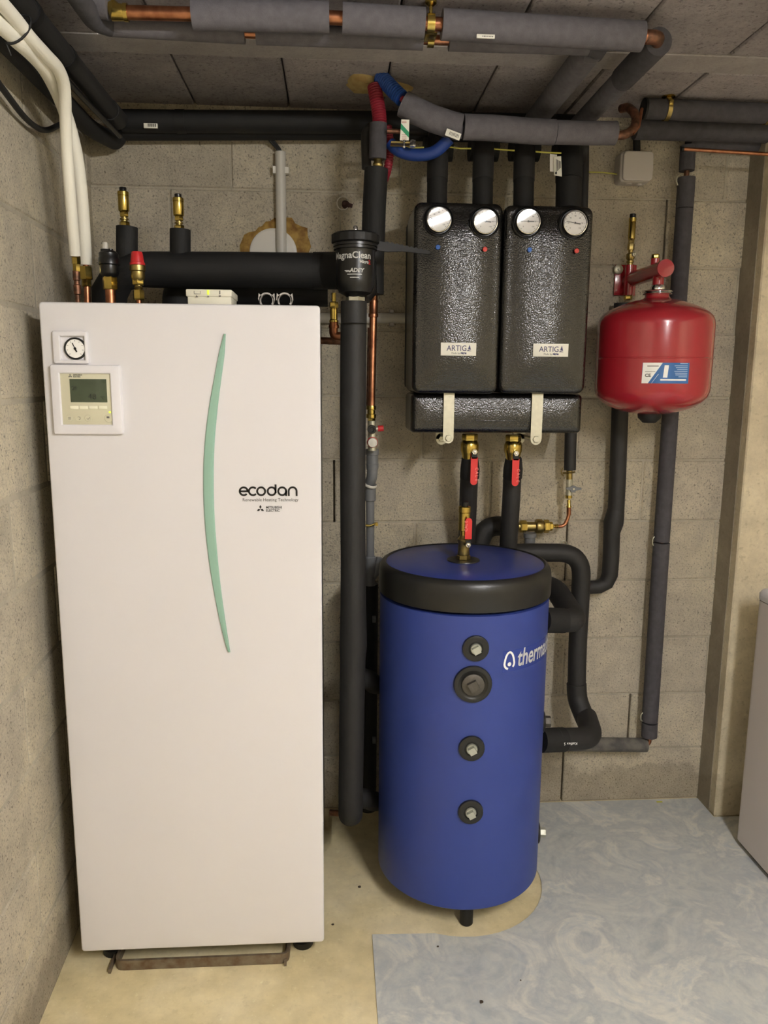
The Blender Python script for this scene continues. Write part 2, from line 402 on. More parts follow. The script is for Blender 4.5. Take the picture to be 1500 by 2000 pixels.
# raw grey form-work band on the side of the pier
g = G().box((1.2725, 2.335, 0), (1.2765, YB+.01, CZ))
ob = bpy.data.objects.new('formwork_band', mesh_of('formwork_band', g, (0, 0, 0), 'castgrey', False)); COL.objects.link(ob); ob.parent = pier
wr2 = struct('wall_back_2', G().box((1.66, 2.32, 0), (2.5, YB+.2, CZ+.02)), 'cast')
wr = struct('wall_right', G().box((2.3, -1.7, 0), (2.5, 2.32, CZ+.02)), 'cast')
wq = struct('wall_front', G().box((-.9, -1.9, 0), (2.5, -1.7, CZ+.02)), 'cast')
# ceiling: beams with hollow concrete blocks between them
ce = struct('ceiling', G().box((-.9, -1.7, CZ+.022), (2.5, 2.62, CZ+.2)), M('ceiling_core', (70, 64, 60), .95))
bmesh_cache = {}
def cblock(dx, dy):
    k = (round(dx, 3), round(dy, 3))
    if k not in bmesh_cache: bmesh_cache[k] = mesh_of('ceiling_block', G().box((0, 0, 0), (dx, dy, .05), .004, 1), (0, 0, 0), 'ceil', False)
    return bmesh_cache[k]
bandY = 2.0125
rows = [(2.066, 2.47), (1.461, 1.96), (.856, 1.355), (.251, .75), (-.354, .145), (-.96, -.46)]
for (ya, yb) in rows:
    x = -.933
    while x < 2.3:
        child('ceiling_block', cblock(.2655, yb-ya), ce, (x+.002, ya, CZ-random.uniform(0, .003)))
        x += .27
for yc in (2.013, 1.408, .803, .198, -.407):
    child('ceiling_beam', mesh_of('ceiling_beam', G().box((-.9, yc-.05, CZ-.002), (2.4, yc+.05, CZ+.05), .002, 1), (0, 0, 0), 'beam', False), ce)
# dark cracks already follow from the open joints between blocks
# vinyl sheet with a round cut-out for the tank
TX, TY, TR = .357, 2.029, .23
pts = [(.085, -1.65), (.098, 1.806)]
for a in range(-112, 95, 8): pts.append((TX+.247*math.cos(math.radians(a)), TY+.247*math.sin(math.radians(a))))
pts += [(.40, 2.414), (1.272, 2.414), (1.272, 2.296), (2.29, 2.296), (2.29, -1.65)]
solo('vinyl_sheet', G().prism([(x, y, .0002) for x, y in pts], (0, 0, .0028)), 'vinyl', 'pale blue grey marbled vinyl floor covering cut round the blue tank', 'flooring', smooth=False)
# ceiling batten lamp above and behind the camera
t = T('batten_lamp', 'white ceiling batten lamp lighting the room from above', 'lamp', (LAMP[0], LAMP[1], 2.14))
t.part('housing', G().box((LAMP[0]-.03, LAMP[1]-.64, 2.155), (LAMP[0]+.03, LAMP[1]+.64, 2.214), .008), 'whitepl')
for s_ in (-1, 1): t.part('tube_holder', G().box((LAMP[0]-.02, LAMP[1]+s_*.62-.01, LAMP[2]-.018), (LAMP[0]+.02, LAMP[1]+s_*.62+.01, 2.157), .003), 'whitepl')
me_ = bpy.data.materials.new('lit_tube'); me_.use_nodes = True; b_ = me_.node_tree.nodes['Principled BSDF']
b_.inputs['Emission Color'].default_value = TUBE_RGB+(1,); b_.inputs['Emission Strength'].default_value = TUBE_POWER
t.part('lit_tube', G().tube([(LAMP[0], LAMP[1]-.608, LAMP[2]), (LAMP[0], LAMP[1]+.608, LAMP[2])], .016, 12), me_)
# ================================================================== heat pump cabinet
EX0, EX1, EY, EZ0, EZ1 = -.622, -.027, 1.725, .05, 1.6
t = T('heating_cabinet', 'tall white floor standing heating cabinet with curved green stripe', 'heating unit', (-.3245, 2.04, 0))
t.part('body', G().box((EX0+.006, EY+.021, .052), (EX1-.006, EY+.64, EZ1-.004), .004), 'side', label='grey steel cabinet side')
fp = t.part('front_panel', G().pillow(EX0, EX1, EZ0, EZ1, EY, EY+.02, r=.008, edge=.005, bulge=.0), 'white')
for i, x in enumerate((EX0+.06, EX1-.055)):
    for y in (EY+.06, EY+.58):
        t.part('foot', G().lathe((x, y, 0), (0, 0, 1), [(.024, 0), (.026, .004), (.026, .018), (.012, .022), (.012, .053)], 20), 'blackm')
def E2(x, y, d=0): return P(x, y, EY-d)
# green curved stripe: thick in the middle, pointed at both ends
cx = [(439, 652, 4), (433, 690, 12), (425, 740, 15), (416, 800, 18), (409, 870, 20), (407, 940, 21), (409, 1010, 20.5), (415, 1080, 19), (424, 1150, 15.5), (436, 1220, 11), (446, 1268, 6), (449, 1274, 2)]
import itertools
def cat_interp(P_, n=6):
    out = []
    for i in range(len(P_)-1):
        p0 = P_[max(i-1, 0)]; p1 = P_[i]; p2 = P_[i+1]; p3 = P_[min(i+2, len(P_)-1)]
        for k in range(n):
            s = k/n; out.append(tuple(.5*((2*b)+(-a+c)*s+(2*a-5*b+4*c-d)*s*s+(-a+3*b-3*c+d)*s**3) for a, b, c, d in zip(p0, p1, p2, p3)))
    out.append(P_[-1]); return out
cc = cat_interp(cx)
V = []; F = []
for x, y, wd in cc:
    l, c_, r_ = E2(x-wd/2, y, .0005), E2(x+wd*.1, y, .006), E2(x+wd/2, y, .0005)
    V += [l, E2(x-wd*.4, y, .005), c_, E2(x+wd*.36, y, .0045), r_]
for i in range(len(cc)-1):
    for k in range(4): F.append((i*5+k, i*5+k+1, (i+1)*5+k+1, (i+1)*5+k))
F.append((0, 1, 2, 3, 4)); F.append(tuple(range(len(V)-5, len(V))))
for i in range(len(cc)-1): F.append((i*5+4, i*5, (i+1)*5, (i+1)*5+4))
t.part('curved_trim', G().add(V, F), 'green', label='curved translucent green trim')
# bezel: small gauge window above a bigger square controller window
def fr(g, x0, x1, z0, z1, y0, y1, hx0, hx1, hz0, hz1, bev=.003):
    g.box((x0, y0, hz1), (x1, y1, z1), bev); g.box((x0, y0, z0), (x1, y1, hz0), bev)
    g.box((x0, y0, hz0-.002), (hx0, y1, hz1+.002), min(bev, (hx0-x0)*.3)); g.box((hx1, y0, hz0-.002), (x1, y1, hz1+.002), min(bev, (x1-hx1)*.3)); return g
a = E2(103, 646); b = E2(176, 711); h1 = E2(119, 657); h2 = E2(168, 703)
g = frame_ring(a.x, b.x, b.z, a.z, EY-.009, EY+.001, h1.x, h2.x, h2.z, h1.z, .004)
t.part('gauge_bezel', g, 'whitepl', label='white frame round the pressure gauge')
t.part('gauge_well', G().box((h1.x-.003, EY-.0015, h2.z-.003), (h2.x+.003, EY+.0, h1.z+.003)), 'whitepl')
c = E2(148.5, 681)
pg = t.part('pressure_gauge', G().lathe((c.x, EY-.001, c.z), (0, -1, 0), [(.0235, 0), (.0235, .005), (.0215, .0062), (.020, .005), (.001, .0048)], 36), 'black')
dl = t.part('dial', G().lathe((c.x, EY-.0056, c.z), (0, -1, 0), [(.0195, 0), (.0195, .0004)], 32), 'dial', pg)
g = G()
for k in range(9):
    a_ = math.radians(225-k*270/8); d = Vector((math.cos(a_), 0, math.sin(a_))); o = Vector((c.x, EY-.0062, c.z))
    g.ribbon([o+d*.015, o+d*.0178], .0007, (0, -.0003, 0))
t.part('dial_mark', g, 'ink', pg)
d = (E2(143, 670)-E2(152, 688)).normalized(); o = Vector((c.x, EY-.0066, c.z))
t.part('needle', G().ribbon([o+d*.013, o], .0016, (0, -.0004, 0)).ribbon([o, o-d*.008], .003, (0, -.0004, 0)).lathe(o, (0, -1, 0), [(.0028, 0), (.0028, .0012)], 12), 'ink', pg)
a = E2(100, 712); b = E2(243, 848); h1 = E2(119.5, 729.5); h2 = E2(222, 829)
t.part('controller_bezel', frame_ring(a.x, b.x, b.z, a.z, EY-.013, EY+.001, h1.x, h2.x, h2.z, h1.z, .0045), 'whitepl', label='white frame round the controller')
ct = t.part('controller', G().box((h1.x-.003, EY-.008, h2.z-.003), (h2.x+.003, EY-.001, h1.z+.003), .001), 'ivory', label='ivory controller face')
def bx2(x0, y0, x1, y1, d0, d1, bev=.0004):
    p = P(x0, y0, EY-d0); q = P(x1, y1, EY-d0); return G().box((p.x, EY-d1, q.z), (q.x, EY-d0, p.z), bev)
t.part('screen', bx2(135.5, 740, 210, 786, .0078, .0086), 'lcd', ct, 'dark green liquid crystal screen')
dm = M('lcd_digit', (46, 50, 42), .5)
for s_, px, py, sz in (('25', 140, 762, .012), ('48', 172, 780, .018), ('°C', 196, 780, .009)): t.part('screen_digits', G().text(s_, sz, P(px, py, EY-.0088)), dm, ct)
for x0 in (137, 155.5, 174, 193): t.part('soft_key', bx2(x0, 792.5, x0+17, 799, .0078, .0096, .0007), 'ivoryl', ct)
for i, (x0, y0, r0) in enumerate(((136, 817, 6.6), (154, 817, 6.6), (172.5, 817, 6.6), (212.5, 817, 8.2))):
    p = P(x0, y0, EY-.008); rr = S(r0, p)
    bt = t.part('round_button', G().lathe(p, (0, -1, 0), [(rr, 0), (rr, .0007), (rr*.9, .0012), (rr*.85, .0008), (.0002, .0008)], 24), 'ivory', ct)
g = G()
p = P(136, 817, EY-.0092); 
for k in (-1, 0, 1): g.ribbon([p+Vector((-.003, 0, k*.002)), p+Vector((.003, 0, k*.002))], .0007, (0, -.0003, 0))
p = P(154, 817, EY-.0092); g.ribbon([p+Vector((.0032*math.cos(a_), 0, .0032*math.sin(a_))) for a_ in [x*.4 for x in range(-4, 7)]], .0008, (0, -.0003, 0))
p = P(172.5, 818, EY-.0092); g.ribbon([p+Vector((-.003, 0, .001)), p+Vector((-.0008, 0, -.0015)), p+Vector((.0035, 0, .003))], .0009, (0, -.0003, 0))
p = P(211, 815, EY-.0092); g.box(p+Vector((-.003, -.0003, -.002)), p+Vector((.003, 0, .002)))
g1_ = G(); o_ = len(g.v); t.part('button_symbol', g, 'inkgrey', ct, kind='stuff')
p = P(214.5, 805, EY-.008); t.part('indicator_light', G().lathe(p, (0, -1, 0), [(.0024, 0), (.002, .001), (.0005, .0014)], 12), 'led', ct)
# three diamond emblem
def diamonds(g, o, s):
    th = (0, -.0004, 0); o = Vector(o)
    for ang in (90, 210, 330):
        a_ = math.radians(ang); u = Vector((math.cos(a_), 0, math.sin(a_))); v = Vector((-u.z, 0, u.x))
        g.prism([o+u*.02*s, o+u*.5*s+v*.29*s, o+u*1.0*s, o+u*.5*s-v*.29*s], th)
g = G(); diamonds(g, P(137, 734.5, EY-.0082), .0045); g.text('MITSUBISHI', .0036, P(143, 733.5, EY-.0082), bold=.0001).text('ELECTRIC', .0036, P(143, 737, EY-.0082), bold=.0001)
t.part('emblem', g, 'inkgrey', ct)
# printed name
g = G(); o = E2(467, 969, .0002); u1 = S(1, o); th = (0, -.0006, 0); W = 3.7*u1
def arc(cx, cz, r, a0, a1, n=20): return [o+Vector((cx+r*math.cos(math.radians(a0+(a1-a0)*k/n)), 0, cz+r*math.sin(math.radians(a0+(a1-a0)*k/n)))) for k in range(n+1)]
R_ = 7.7*u1; zc = R_+W*.5
x = R_+W*.4
g.ribbon(arc(x, zc, R_, 0, 318, 28), W, th); g.ribbon([o+Vector((x-R_, 0, zc)), o+Vector((x+R_+W/2, 0, zc))], W*.95, th)
x += 2*R_+W*.65; g.ribbon(arc(x, zc, R_, 42, 318, 24), W, th)
x += 2*R_+W*.15; g.ribbon(arc(x, zc, R_, 0, 360, 28)[:-1], W, th, True)
x += 2*R_+W*1.35; g.ribbon(arc(x, zc, R_, 0, 360, 28)[:-1], W, th, True); g.ribbon([o+Vector((x+R_, 0, zc-R_*.5)), o+Vector((x+R_, 0, zc+R_*1.75))], W, th)
x += 2*R_+W*1.35; g.ribbon(arc(x, zc, R_, 0, 360, 28)[:-1], W, th, True); g.ribbon([o+Vector((x+R_, 0, 0)), o+Vector((x+R_, 0, zc+R_*.2))], W, th)
x += 2*R_+W*1.35; g.ribbon([o+Vector((x-R_, 0, 0)), o+Vector((x-R_, 0, zc))]+arc(x, zc, R_, 180, 0, 16)+[o+Vector((x+R_, 0, 0))], W, th)
t.part('name_lettering', g, 'ink', fp, 'bold black printed product name')
g = G().text('Renewable Heating Technology', .0098, E2(473.5, 979, .0002), bold=.00002, sx=1.0)
t.part('small_lettering', g, 'inkgrey', fp)
g = G(); diamonds(g, E2(508.7, 994, .0002), .0092); g.text('MITSUBISHI', .0077, E2(519.5, 993.2, .0002), bold=.00012, sx=.92).text('ELECTRIC', .0077, E2(519.5, 999.3, .0002), bold=.00012, sx=.92)
t.part('maker_emblem', g, 'ink', fp)
# steel drip tray / skid loop under the cabinet
z = .025
t = T('floor_bracket', 'rusty flat steel bracket lying on the floor under the white cabinet', 'bracket', (-.33, 1.75, 0))
a, b = PZ(226, 1886, .012), PZ(562, 1876, .012)
path = fillet([(a.x-.0+.01, 2.0, .018), (a.x, a.y, .018), (b.x, a.y, .018), (b.x-.0, 2.0, .018)], .02, 5)
V = []; F = []
for i, p in enumerate(path):
    p = Vector(p); q = path[min(i+1, len(path)-1)]-path[max(i-1, 0)]; nn = Vector((-q.y, q.x, 0)).normalized()*.0035
    V += [p-nn+Vector((0, 0, -.0175)), p+nn+Vector((0, 0, -.0175)), p+nn+Vector((0, 0, .0085)), p-nn+Vector((0, 0, .0085))]
for i in range(len(path)-1):
    for k in range(4): F.append((i*4+k, i*4+(k+1) % 4, (i+1)*4+(k+1) % 4, (i+1)*4+k))
F += [(0, 1, 2, 3), tuple(range(len(V)-4, len(V)))]
t.part('flat_bar', G().add(V, F), 'rust')
for x in (a.x-.012, b.x-.006):
    t.part('leg', G().box((x-.003, a.y-.012, .0005), (x+.003, a.y+.2, .012)), 'rust')
# ================================================================== buffer tank
def onT(ang, z, r=TR): a = math.radians(ang); return Vector((TX+r*math.cos(a), TY+r*math.sin(a), z))
t = T('buffer_tank', 'tall blue cylindrical buffer tank with black rim standing on the floor', 'tank', (TX, TY, 0))
tk = t.part('tank_jacket', G().lathe((TX, TY, 0), (0, 0, 1), [(.20, .068), (TR-.004, .066), (TR, .07), (TR, .87), (TR-.01, .872)], 96), 'blue')
RZ = P(905, 1198, TY-TR).z
rim = t.part('rim_band', G().lathe((TX, TY, 0), (0, 0, 1), [(TR-.004, RZ), (TR+.0035, RZ+.0005), (TR+.004, RZ+.004), (TR+.004, .925), (TR+.0015, .944), (TR-.005, .956), (TR-.012, .9595), (TR-.016, .957), (TR-.02, .95)], 96), 'cap', label='black rim band under the lid')
t.part('lid', G().lathe((TX, TY, 0), (0, 0, 1), [(TR-.017, .945), (TR-.0165, .9555), (TR-.02, .9575), (.12, .9577), (.001, .9577)], 96), 'bluel', label='blue lid')
for a in (-91, 30, 150):
    p = onT(a, 0, .19 if a == -91 else .18); t.part('foot', G().lathe((p.x, p.y, 0), (0, 0, 1), [(.0155, 0), (.018, .003), (.018, .07), (.01, .072)], 20), 'blackm')
def onside(px, py):                             # ray against the jacket
    d = ray(px, py); ox, oy = CAM.x-TX, CAM.y-TY
    a = d.x**2+d.y**2; b = 2*(ox*d.x+oy*d.y); c = ox*ox+oy*oy-TR*TR
    s = (-b-math.sqrt(max(b*b-4*a*c, 0)))/(2*a); return CAM+d*s
for (px, py, ro, ri, kind) in ((929, 1266, 26.5, 11, 'z'), (923.5, 1336, 38, 22, 'i'), (921, 1461, 26, 11, 'z'), (919, 1585, 25, 10.5, 'z')):
    p = onside(px, py); n = Vector((p.x-TX, p.y-TY, 0)).normalized(); R1 = S(ro, p); R2 = S(ri, p)
    f = t.part('port_flange', G().lathe(p-n*.006, n, [(R1*.97, .0), (R1, .006), (R1*.97, .0115), (R1*.8, .0135), (R2*1.3, .0125), (R2*1.18, .0105), (R2*.5, .0100)], 40), 'cap', label='black port flange')
    g = G().lathe(p-n*.004, n, [(R2, 0), (R2, .0125), (R2*.92, .014), (.001, .014)], 28)
    sq = R2*(.42 if kind == 'i' else .62); ax, u, v = frame_of(n); ca, sa = math.cos(.5), math.sin(.5); u2 = u*ca+v*sa; v2 = v*ca-u*sa; q = p+n*.0095
    g.prism([q+u2*sq+v2*sq, q-u2*sq+v2*sq, q-u2*sq-v2*sq, q+u2*sq-v2*sq], n*.012)
    t.part('plug', g, 'iron' if kind == 'i' else 'zinc', f, 'iron plug' if kind == 'i' else 'zinc plug')
# ports seen edge-on at the right
for z, r in ((.50, .016), (.16, .014)):
    p = onT(-8, z); n = Vector((p.x-TX, p.y-TY, 0)).normalized()
    f = t.part('port_flange', G().lathe(p-n*.004, n, [(.030, 0), (.031, .006), (.026, .009), (.014, .009)], 32), 'cap')
    t.part('plug', G().hexa(p, n, r, .022), 'iron' if z > .3 else 'zinc', f)
# name label wrapped round the jacket
p0 = onside(982, 1292); th0 = math.atan2(p0.y-TY, p0.x-TX)
zt_, zb_ = onside(984, 1272).z, onside(981, 1314).z
def wrapf(u, z, r): a = th0+u/TR; return Vector((TX+(TR+r)*math.cos(a), TY+(TR+r)*math.sin(a), z))
LL = .30; nn_ = 24; V = []; F = []
for i in range(nn_+1):
    V += [wrapf(LL*i/nn_, zb_, .0004), wrapf(LL*i/nn_, zt_, .0004)]
for i in range(nn_): F.append((2*i, 2*i+2, 2*i+3, 2*i+1))
lb = t.part('name_label', G().add(V, F), 'tank_label', label='glossy blue name label')
zm = (zt_+zb_)/2; hh = zt_-zb_
g = G().text('thermador', .064, (0, 0, 0), fn=lambda x, y, z: wrapf(.043+x*.70+y*.10, zm-.017+y, .0009+abs(z)), bold=.0012)
# drop emblem
drop = []
for k in range(25):
    a = 2*PI*k/24; rr_ = .0145; x = rr_*math.sin(a); zz = -.006+(rr_*math.cos(a) if math.cos(a) < .3 else rr_*.3+(math.cos(a)-.3)*.036)
    drop.append((x, zz))
def rib2(pts, wd):
    V = []; F = []
    for i, (x, z) in enumerate(pts):
        a = pts[max(i-1, 0)]; b = pts[min(i+1, len(pts)-1)]; tx_, tz = b[0]-a[0], b[1]-a[1]; l = math.hypot(tx_, tz) or 1
        V += [wrapf(.019+x-tz/l*wd/2, zm+z+tx_/l*wd/2, .001), wrapf(.019+x+tz/l*wd/2, zm+z-tx_/l*wd/2, .001)]
    for i in range(len(pts)-1): F.append((2*i, 2*i+1, 2*i+3, 2*i+2))
    return V, F
g.add(*rib2(drop[13:]+drop[:10], .0055))
V = [wrapf(.019+.0055*math.cos(a*PI/8), zm-.008+.0055*math.sin(a*PI/8), .001) for a in range(16)]; g.add(V, [tuple(range(16))])
t.part('label_lettering', g, 'inkwhite', lb)
# ------------------------------------------------------------------ lever valve helpers
def lever(t, base, up_, side, L_, wd, txt=True):
    """red sleeved flat lever starting at base, running along up_ (Vector), facing the camera (-Y)"""
    up_ = Vector(up_).normalized(); b = Vector(base); sx_ = Vector((up_.z, 0, -up_.x)); n = Vector((0, -1, 0))
    a = []
    for k in range(9): q = PI*k/8; a.append(b+up_*(L_-wd/2)+sx_*(wd/2*math.cos(q))+up_*(wd/2*math.sin(q)))
    a += [b-sx_*(wd/2)+up_*(L_*.26), b-sx_*(wd/2), b+sx_*(wd/2), b+sx_*(wd/2)+up_*(L_*.26)]
    hd = t.part('lever', G().prism([p+n*.006 for p in a], n*-.004), 'redh', label='red lever')
    if txt:
        g = G()
        for k, ch in enumerate('CALE'):
            o = b+up_*(L_*(.36+.14*k))+n*.0064+sx_*(-wd*.2)
            g.text(ch, wd*.62, o, ux=up_, uz=-sx_ if False else Vector((-up_.z, 0, up_.x))*1.0, depth=.0002)
        t.part('embossed_letters', g, M('pale_red_ink', (244, 140, 132), .5) if 'pr' not in MAT else MAT['pr'], hd)
    t.part('lever_neck', G().box(b+Vector((-wd*.4, -.006, -.004)), b-up_*.014+Vector((wd*.4, -.003, 0))), 'blackm')
    p = b-up_*.016
    t.part('stem_nut', G().hexa(p+Vector((0, .008, 0)), n, wd*.42, .017).lathe(p, n, [(wd*.2, .0), (wd*.2, .012), (wd*.1, .013)], 10), 'chrome')
MAT['pr'] = M('pale_red_ink', (244, 150, 140), .5)
def vent(name_t, x, ytop, ybot, Y, lbl, group=None):
    """brass automatic air vent: black cap, tall body, neck, hexes; heights from the photo"""
    pt, pb = P(x, ytop, Y), P(x, ybot, Y); H_ = pt.z-pb.z; b = Vector((pb.x, Y, pb.z))
    t = T(name_t, lbl, 'air vent', b, group)
    k = H_/.66
    t.part('body', G().lathe(b, (0, 0, 1), [(.0085, H_*.38), (.0125, H_*.40), (.0135, H_*.42), (.0135, H_*.78), (.0128, H_*.785), (.0142, H_*.79), (.0142, H_*.88), (.012, H_*.90), (.006, H_*.9)], 28), 'brass')
    t.parts('hex_nut', [G().hexa(b+Vector((0, 0, H_*.26)), (0, 0, 1), .0115, H_*.12, .3), G().hexa(b, (0, 0, 1), .013, H_*.14, .5)], 'brass')
    t.part('neck', G().lathe(b, (0, 0, 1), [(.008, H_*.12), (.008, H_*.18), (.011, H_*.19), (.011, H_*.22), (.007, H_*.23), (.007, H_*.27)], 20), 'brassd')
    t.part('cap', G().lathe(b, (0, 0, 1), [(.0085, H_*.89), (.009, H_*.985), (.008, H_), (.002, H_)], 18), 'black')
    return t
# vent on top of the tank with a red lever
p = PZ(905, 1094, .958); Yv = p.y
t = T('tank_air_vent', 'brass air vent with red lever screwed into the lid of the blue tank', 'air vent', (p.x, p.y, .9577))
b = Vector((p.x, p.y, .9577)); k = .001
t.part('base_flange', G().lathe(b, (0, 0, 1), [(.045, 0), (.044, .003), (.03, .004), (.02, .003)], 32), 'cap')
t.part('hex_base', G().hexa(b+Vector((0, 0, .003)), (0, 0, 1), .019, .012, .3).lathe(b, (0, 0, 1), [(.015, .014), (.017, .018), (.0155, .03), (.0155, .05), (.0175, .054), (.0175, .06), (.013, .065), (.010, .072)], 24), 'brassd')
t.part('body', G().lathe(b, (0, 0, 1), [(.011, .070), (.0115, .082), (.0155, .084), (.0155, .132), (.0145, .133), (.0165, .134), (.0165, .148), (.014, .150), (.008, .1505)], 28), 'brass')
t.part('cap', G().lathe(b, (0, 0, 1), [(.010, .150), (.0105, .161), (.009, .163), (.003, .1635)], 18), 'black')
pl = P(914, 1052, Yv-.024); pq = P(914, 1011, Yv-.024); lever(t, pl, (0, 0, 1), 0, pq.z-pl.z, S(13, pl))
t.part('stem', G().tube([(b.x, b.y-.01, pl.z-.016), (pl.x, pl.y, pl.z-.016)], .005, 10), 'brassd')
# ================================================================== pump groups
FY = 2.08
def gauge(t, px, py, needle_dir, fy, tilt=0):
    p = P(px, py, fy); R0 = S(30, p); Rd = S(21.5, p); n = (0, -1, 0)
    hs = t.part('gauge', G().lathe(p+Vector((0, .01, 0)), n, [(R0, 0), (R0, .012), (R0*.93, .014), (R0*.86, .010), (Rd*1.10, .010), (Rd*1.12, .022), (Rd*1.04, .0235), (Rd, .019), (.0005, .0185)], 44), 'black', label='round black thermometer with white dial')
    t.part('bezel_ring', G().lathe(p+Vector((0, .01, 0)), n, [(Rd*1.10, .0215), (Rd*1.10, .0240), (Rd*1.04, .0245), (Rd*1.03, .0225)], 44, ring=True), 'chrome', hs)
    o = p+Vector((0, -.0094, 0))
    t.part('dial', G().lathe(o, n, [(Rd*1.0, 0), (Rd*1.0, .0006)], 36), 'dial', hs)
    g = G(); o2 = o+Vector((0, -.0008, 0))
    for k in range(13):
        a = math.radians(225-k*270/12); d = Vector((math.cos(a), 0, math.sin(a))); g.ribbon([o2+d*Rd*.80, o2+d*Rd*.93], .0007, (0, -.0002, 0))
    for k, s_ in enumerate(('0', '20', '40', '60', '80', '100', '120')):
        a = math.radians(225-k*270/6); d = Vector((math.cos(a), 0, math.sin(a))); g.text(s_, .0048, o2+d*Rd*.62+Vector((0, 0, -.0017)), align='CENTER', depth=.0002)
    t.part('scale', g, 'ink', hs)
    d = Vector((needle_dir[0], 0, needle_dir[1])).normalized(); o3 = o+Vector((0, -.0016, 0))
    t.part('needle', G().ribbon([o3+d*Rd*.82, o3], .0012, (0, -.0003, 0)).ribbon([o3, o3-d*Rd*.5], .0024, (0, -.0003, 0)).lathe(o3, n, [(.0024, 0), (.0024, .001)], 12), 'ink', hs)
    t.part('glass', G().lathe(o+Vector((0, -.0034, 0)), (math.sin(tilt), -math.cos(tilt), -.045), [(Rd*1.01, 0), (Rd*1.03, .0005)], 32), 'glass', hs)
def pump_group(lbl, x0t, x1t, x0b, x1b, ytop, ybot, gauges, dots, lab):
    a = P((x0t+x0b)/2, (ytop+ybot)/2, FY); b = P((x1t+x1b)/2, (ytop+ybot)/2, FY)
    z1 = P((x0t+x1t)/2, ytop, FY).z; z0 = P((x0b+x1b)/2, ybot, FY).z
    t = T('pump_group', lbl, 'pump group', ((a.x+b.x)/2, FY+.12, z0), 'black insulated pump groups on the wall')
    sh = t.part('insulation_shell', G().pillow(a.x, b.x, z0, z1, FY, FY+.20, r=.022, edge=.016, bulge=.020, n=6), 'epp')
    t.part('rear_shell', G().box((a.x+.004, FY+.195, z0+.012), (b.x-.004, FY+.30, z1-.006), .01), 'foamkk')
    for (x, y, nd, ti) in gauges: gauge(t, x, y, nd, FY+.002, ti)
    for (x, y, m_) in dots:
        p = P(x, y, FY+.004); t.part('marker_dot', G().lathe(p, (0, -1, 0), [(.0062, 0), (.0062, .003), (.005, .0042), (.0003, .0046)], 16), m_, label='blue marker dot' if m_ == 'dotb' else 'red marker dot')
    x0, y0, x1, y1 = lab; p = P(x0, y0, FY+.001); q = P(x1, y1, FY+.001)
    st = t.part('name_plate', G().box((p.x, FY-.0012, q.z), (q.x, FY+.004, p.z), .0003), 'paper', label='white name plate')
    wd = q.x-p.x; o = Vector((p.x+wd*.165, FY-.0016, p.z-(p.z-q.z)*.63))
    g = G().text('ARTIG', wd*.215, o, bold=.00006, sx=.92, depth=.0004)
    ox = p.x+wd*.735; oz = o.z; W_ = wd*.12; hh = (p.z-q.z)*.5
    g.prism([(ox+W_*.25, FY-.0014, oz+hh*.25), (ox+W_*.95, FY-.0014, oz+hh*.18), (ox+W_*.62, FY-.0014, oz+hh*.98)], (0, -.0004, 0))
    g.prism([(ox, FY-.0014, oz-.0004), (ox+W_*1.1, FY-.0014, oz-.0004), (ox+W_*.8, FY-.0014, oz+hh*.06), (ox+W_*.2, FY-.0014, oz+hh*.14)], (0, -.0004, 0))
    g.text('sicre', wd*.085, (p.x+wd*.56, FY-.0016, q.z+(p.z-q.z)*.13), bold=.0005, depth=.0004)
    t.part('plate_lettering', g, 'inkblue', st)
    t.part('plate_small_print', G().text('Made by', wd*.07, (p.x+wd*.30, FY-.0016, q.z+(p.z-q.z)*.13), depth=.0003), 'inkgrey', st)
    return t
pump_group('left black foam pump group with two thermometers above white plate', 811, 987, 806, 977, 391, 769, ((856.5, 430, (-1, .12), .068), (947, 434, (-1, .1), .022)), ((855, 483, 'dotb'), (947, 487, 'dotr')), (861, 669, 929.5, 695))
pump_group('right black foam pump group whose right thermometer has no glare', 988.5, 1163, 979, 1152, 397, 769, ((1030, 434, (-1, .02), -.022), (1121, 437, (-1, .16), .0)), ((1034, 488, 'dotb'), (1126, 490, 'dotr')), (1041.5, 671, 1109, 697))
# manifold under them
MYf = 2.135
a = P(803, 780, MYf); b = P(1137, 847, MYf)
t = T('manifold', 'black foam covered heating manifold hung under the two pump groups', 'manifold', ((a.x+b.x)/2, MYf+.08, b.z))
t.part('insulation_shell', G().pillow(a.x, b.x, b.z, P(803, 771, MYf).z+.004, MYf, MYf+.16, r=.012, edge=.02, bulge=.003), 'epp')
pa, pb = P(929, 797, MYf), P(1011, 823, MYf)
t.part('moulded_panel', fr(G(), pa.x, pb.x, pb.z, pa.z, MYf-.0012, MYf+.01, pa.x+.003, pb.x-.003, pb.z+.003, pa.z-.003, .0005), 'epp')
for x0, x1, y0, y1 in ((867, 885.5, 768, 866), (1039.5, 1057, 769, 869)):
    p = P(x0, y0, MYf-.006); q = P(x1, y1, MYf-.006); xm = (p.x+q.x)/2; r = abs(q.x-p.x)/2; qx = P((x0+x1)/2-1, y1, MYf-.006).x
    pts = [(xm+1*0+r*math.cos(-PI*k/8), MYf-.004, q.z+r+r*math.sin(-PI*k/8)) for k in range(9)]+[(xm-r, MYf-.004, p.z), (xm+r, MYf-.004, p.z)]
    br = t.part('bracket_strap', G().prism(pts, (0, -.003, 0)), 'steel', label='pale zinc strap')
    t.part('bolt', G().hexa((xm, MYf-.006, q.z+r), (0, -1, 0), r*.62, .006).lathe((xm, MYf+.01, q.z+r), (0, -1, 0), [(.004, -.26), (.004, .02)], 10), 'steel', br)
for x, y in ((862, 857), (1013, 857)):
    p = P(x, y, 2.27); t.part('rear_ear', G().lathe(p, (0, -1, 0), [(.017, 0), (.017, .004)], 20).box(p+Vector((-.017, -.004, 0)), p+Vector((.017, 0, .04))).hexa(p, (0, -1, 0), .009, .01), 'steel')
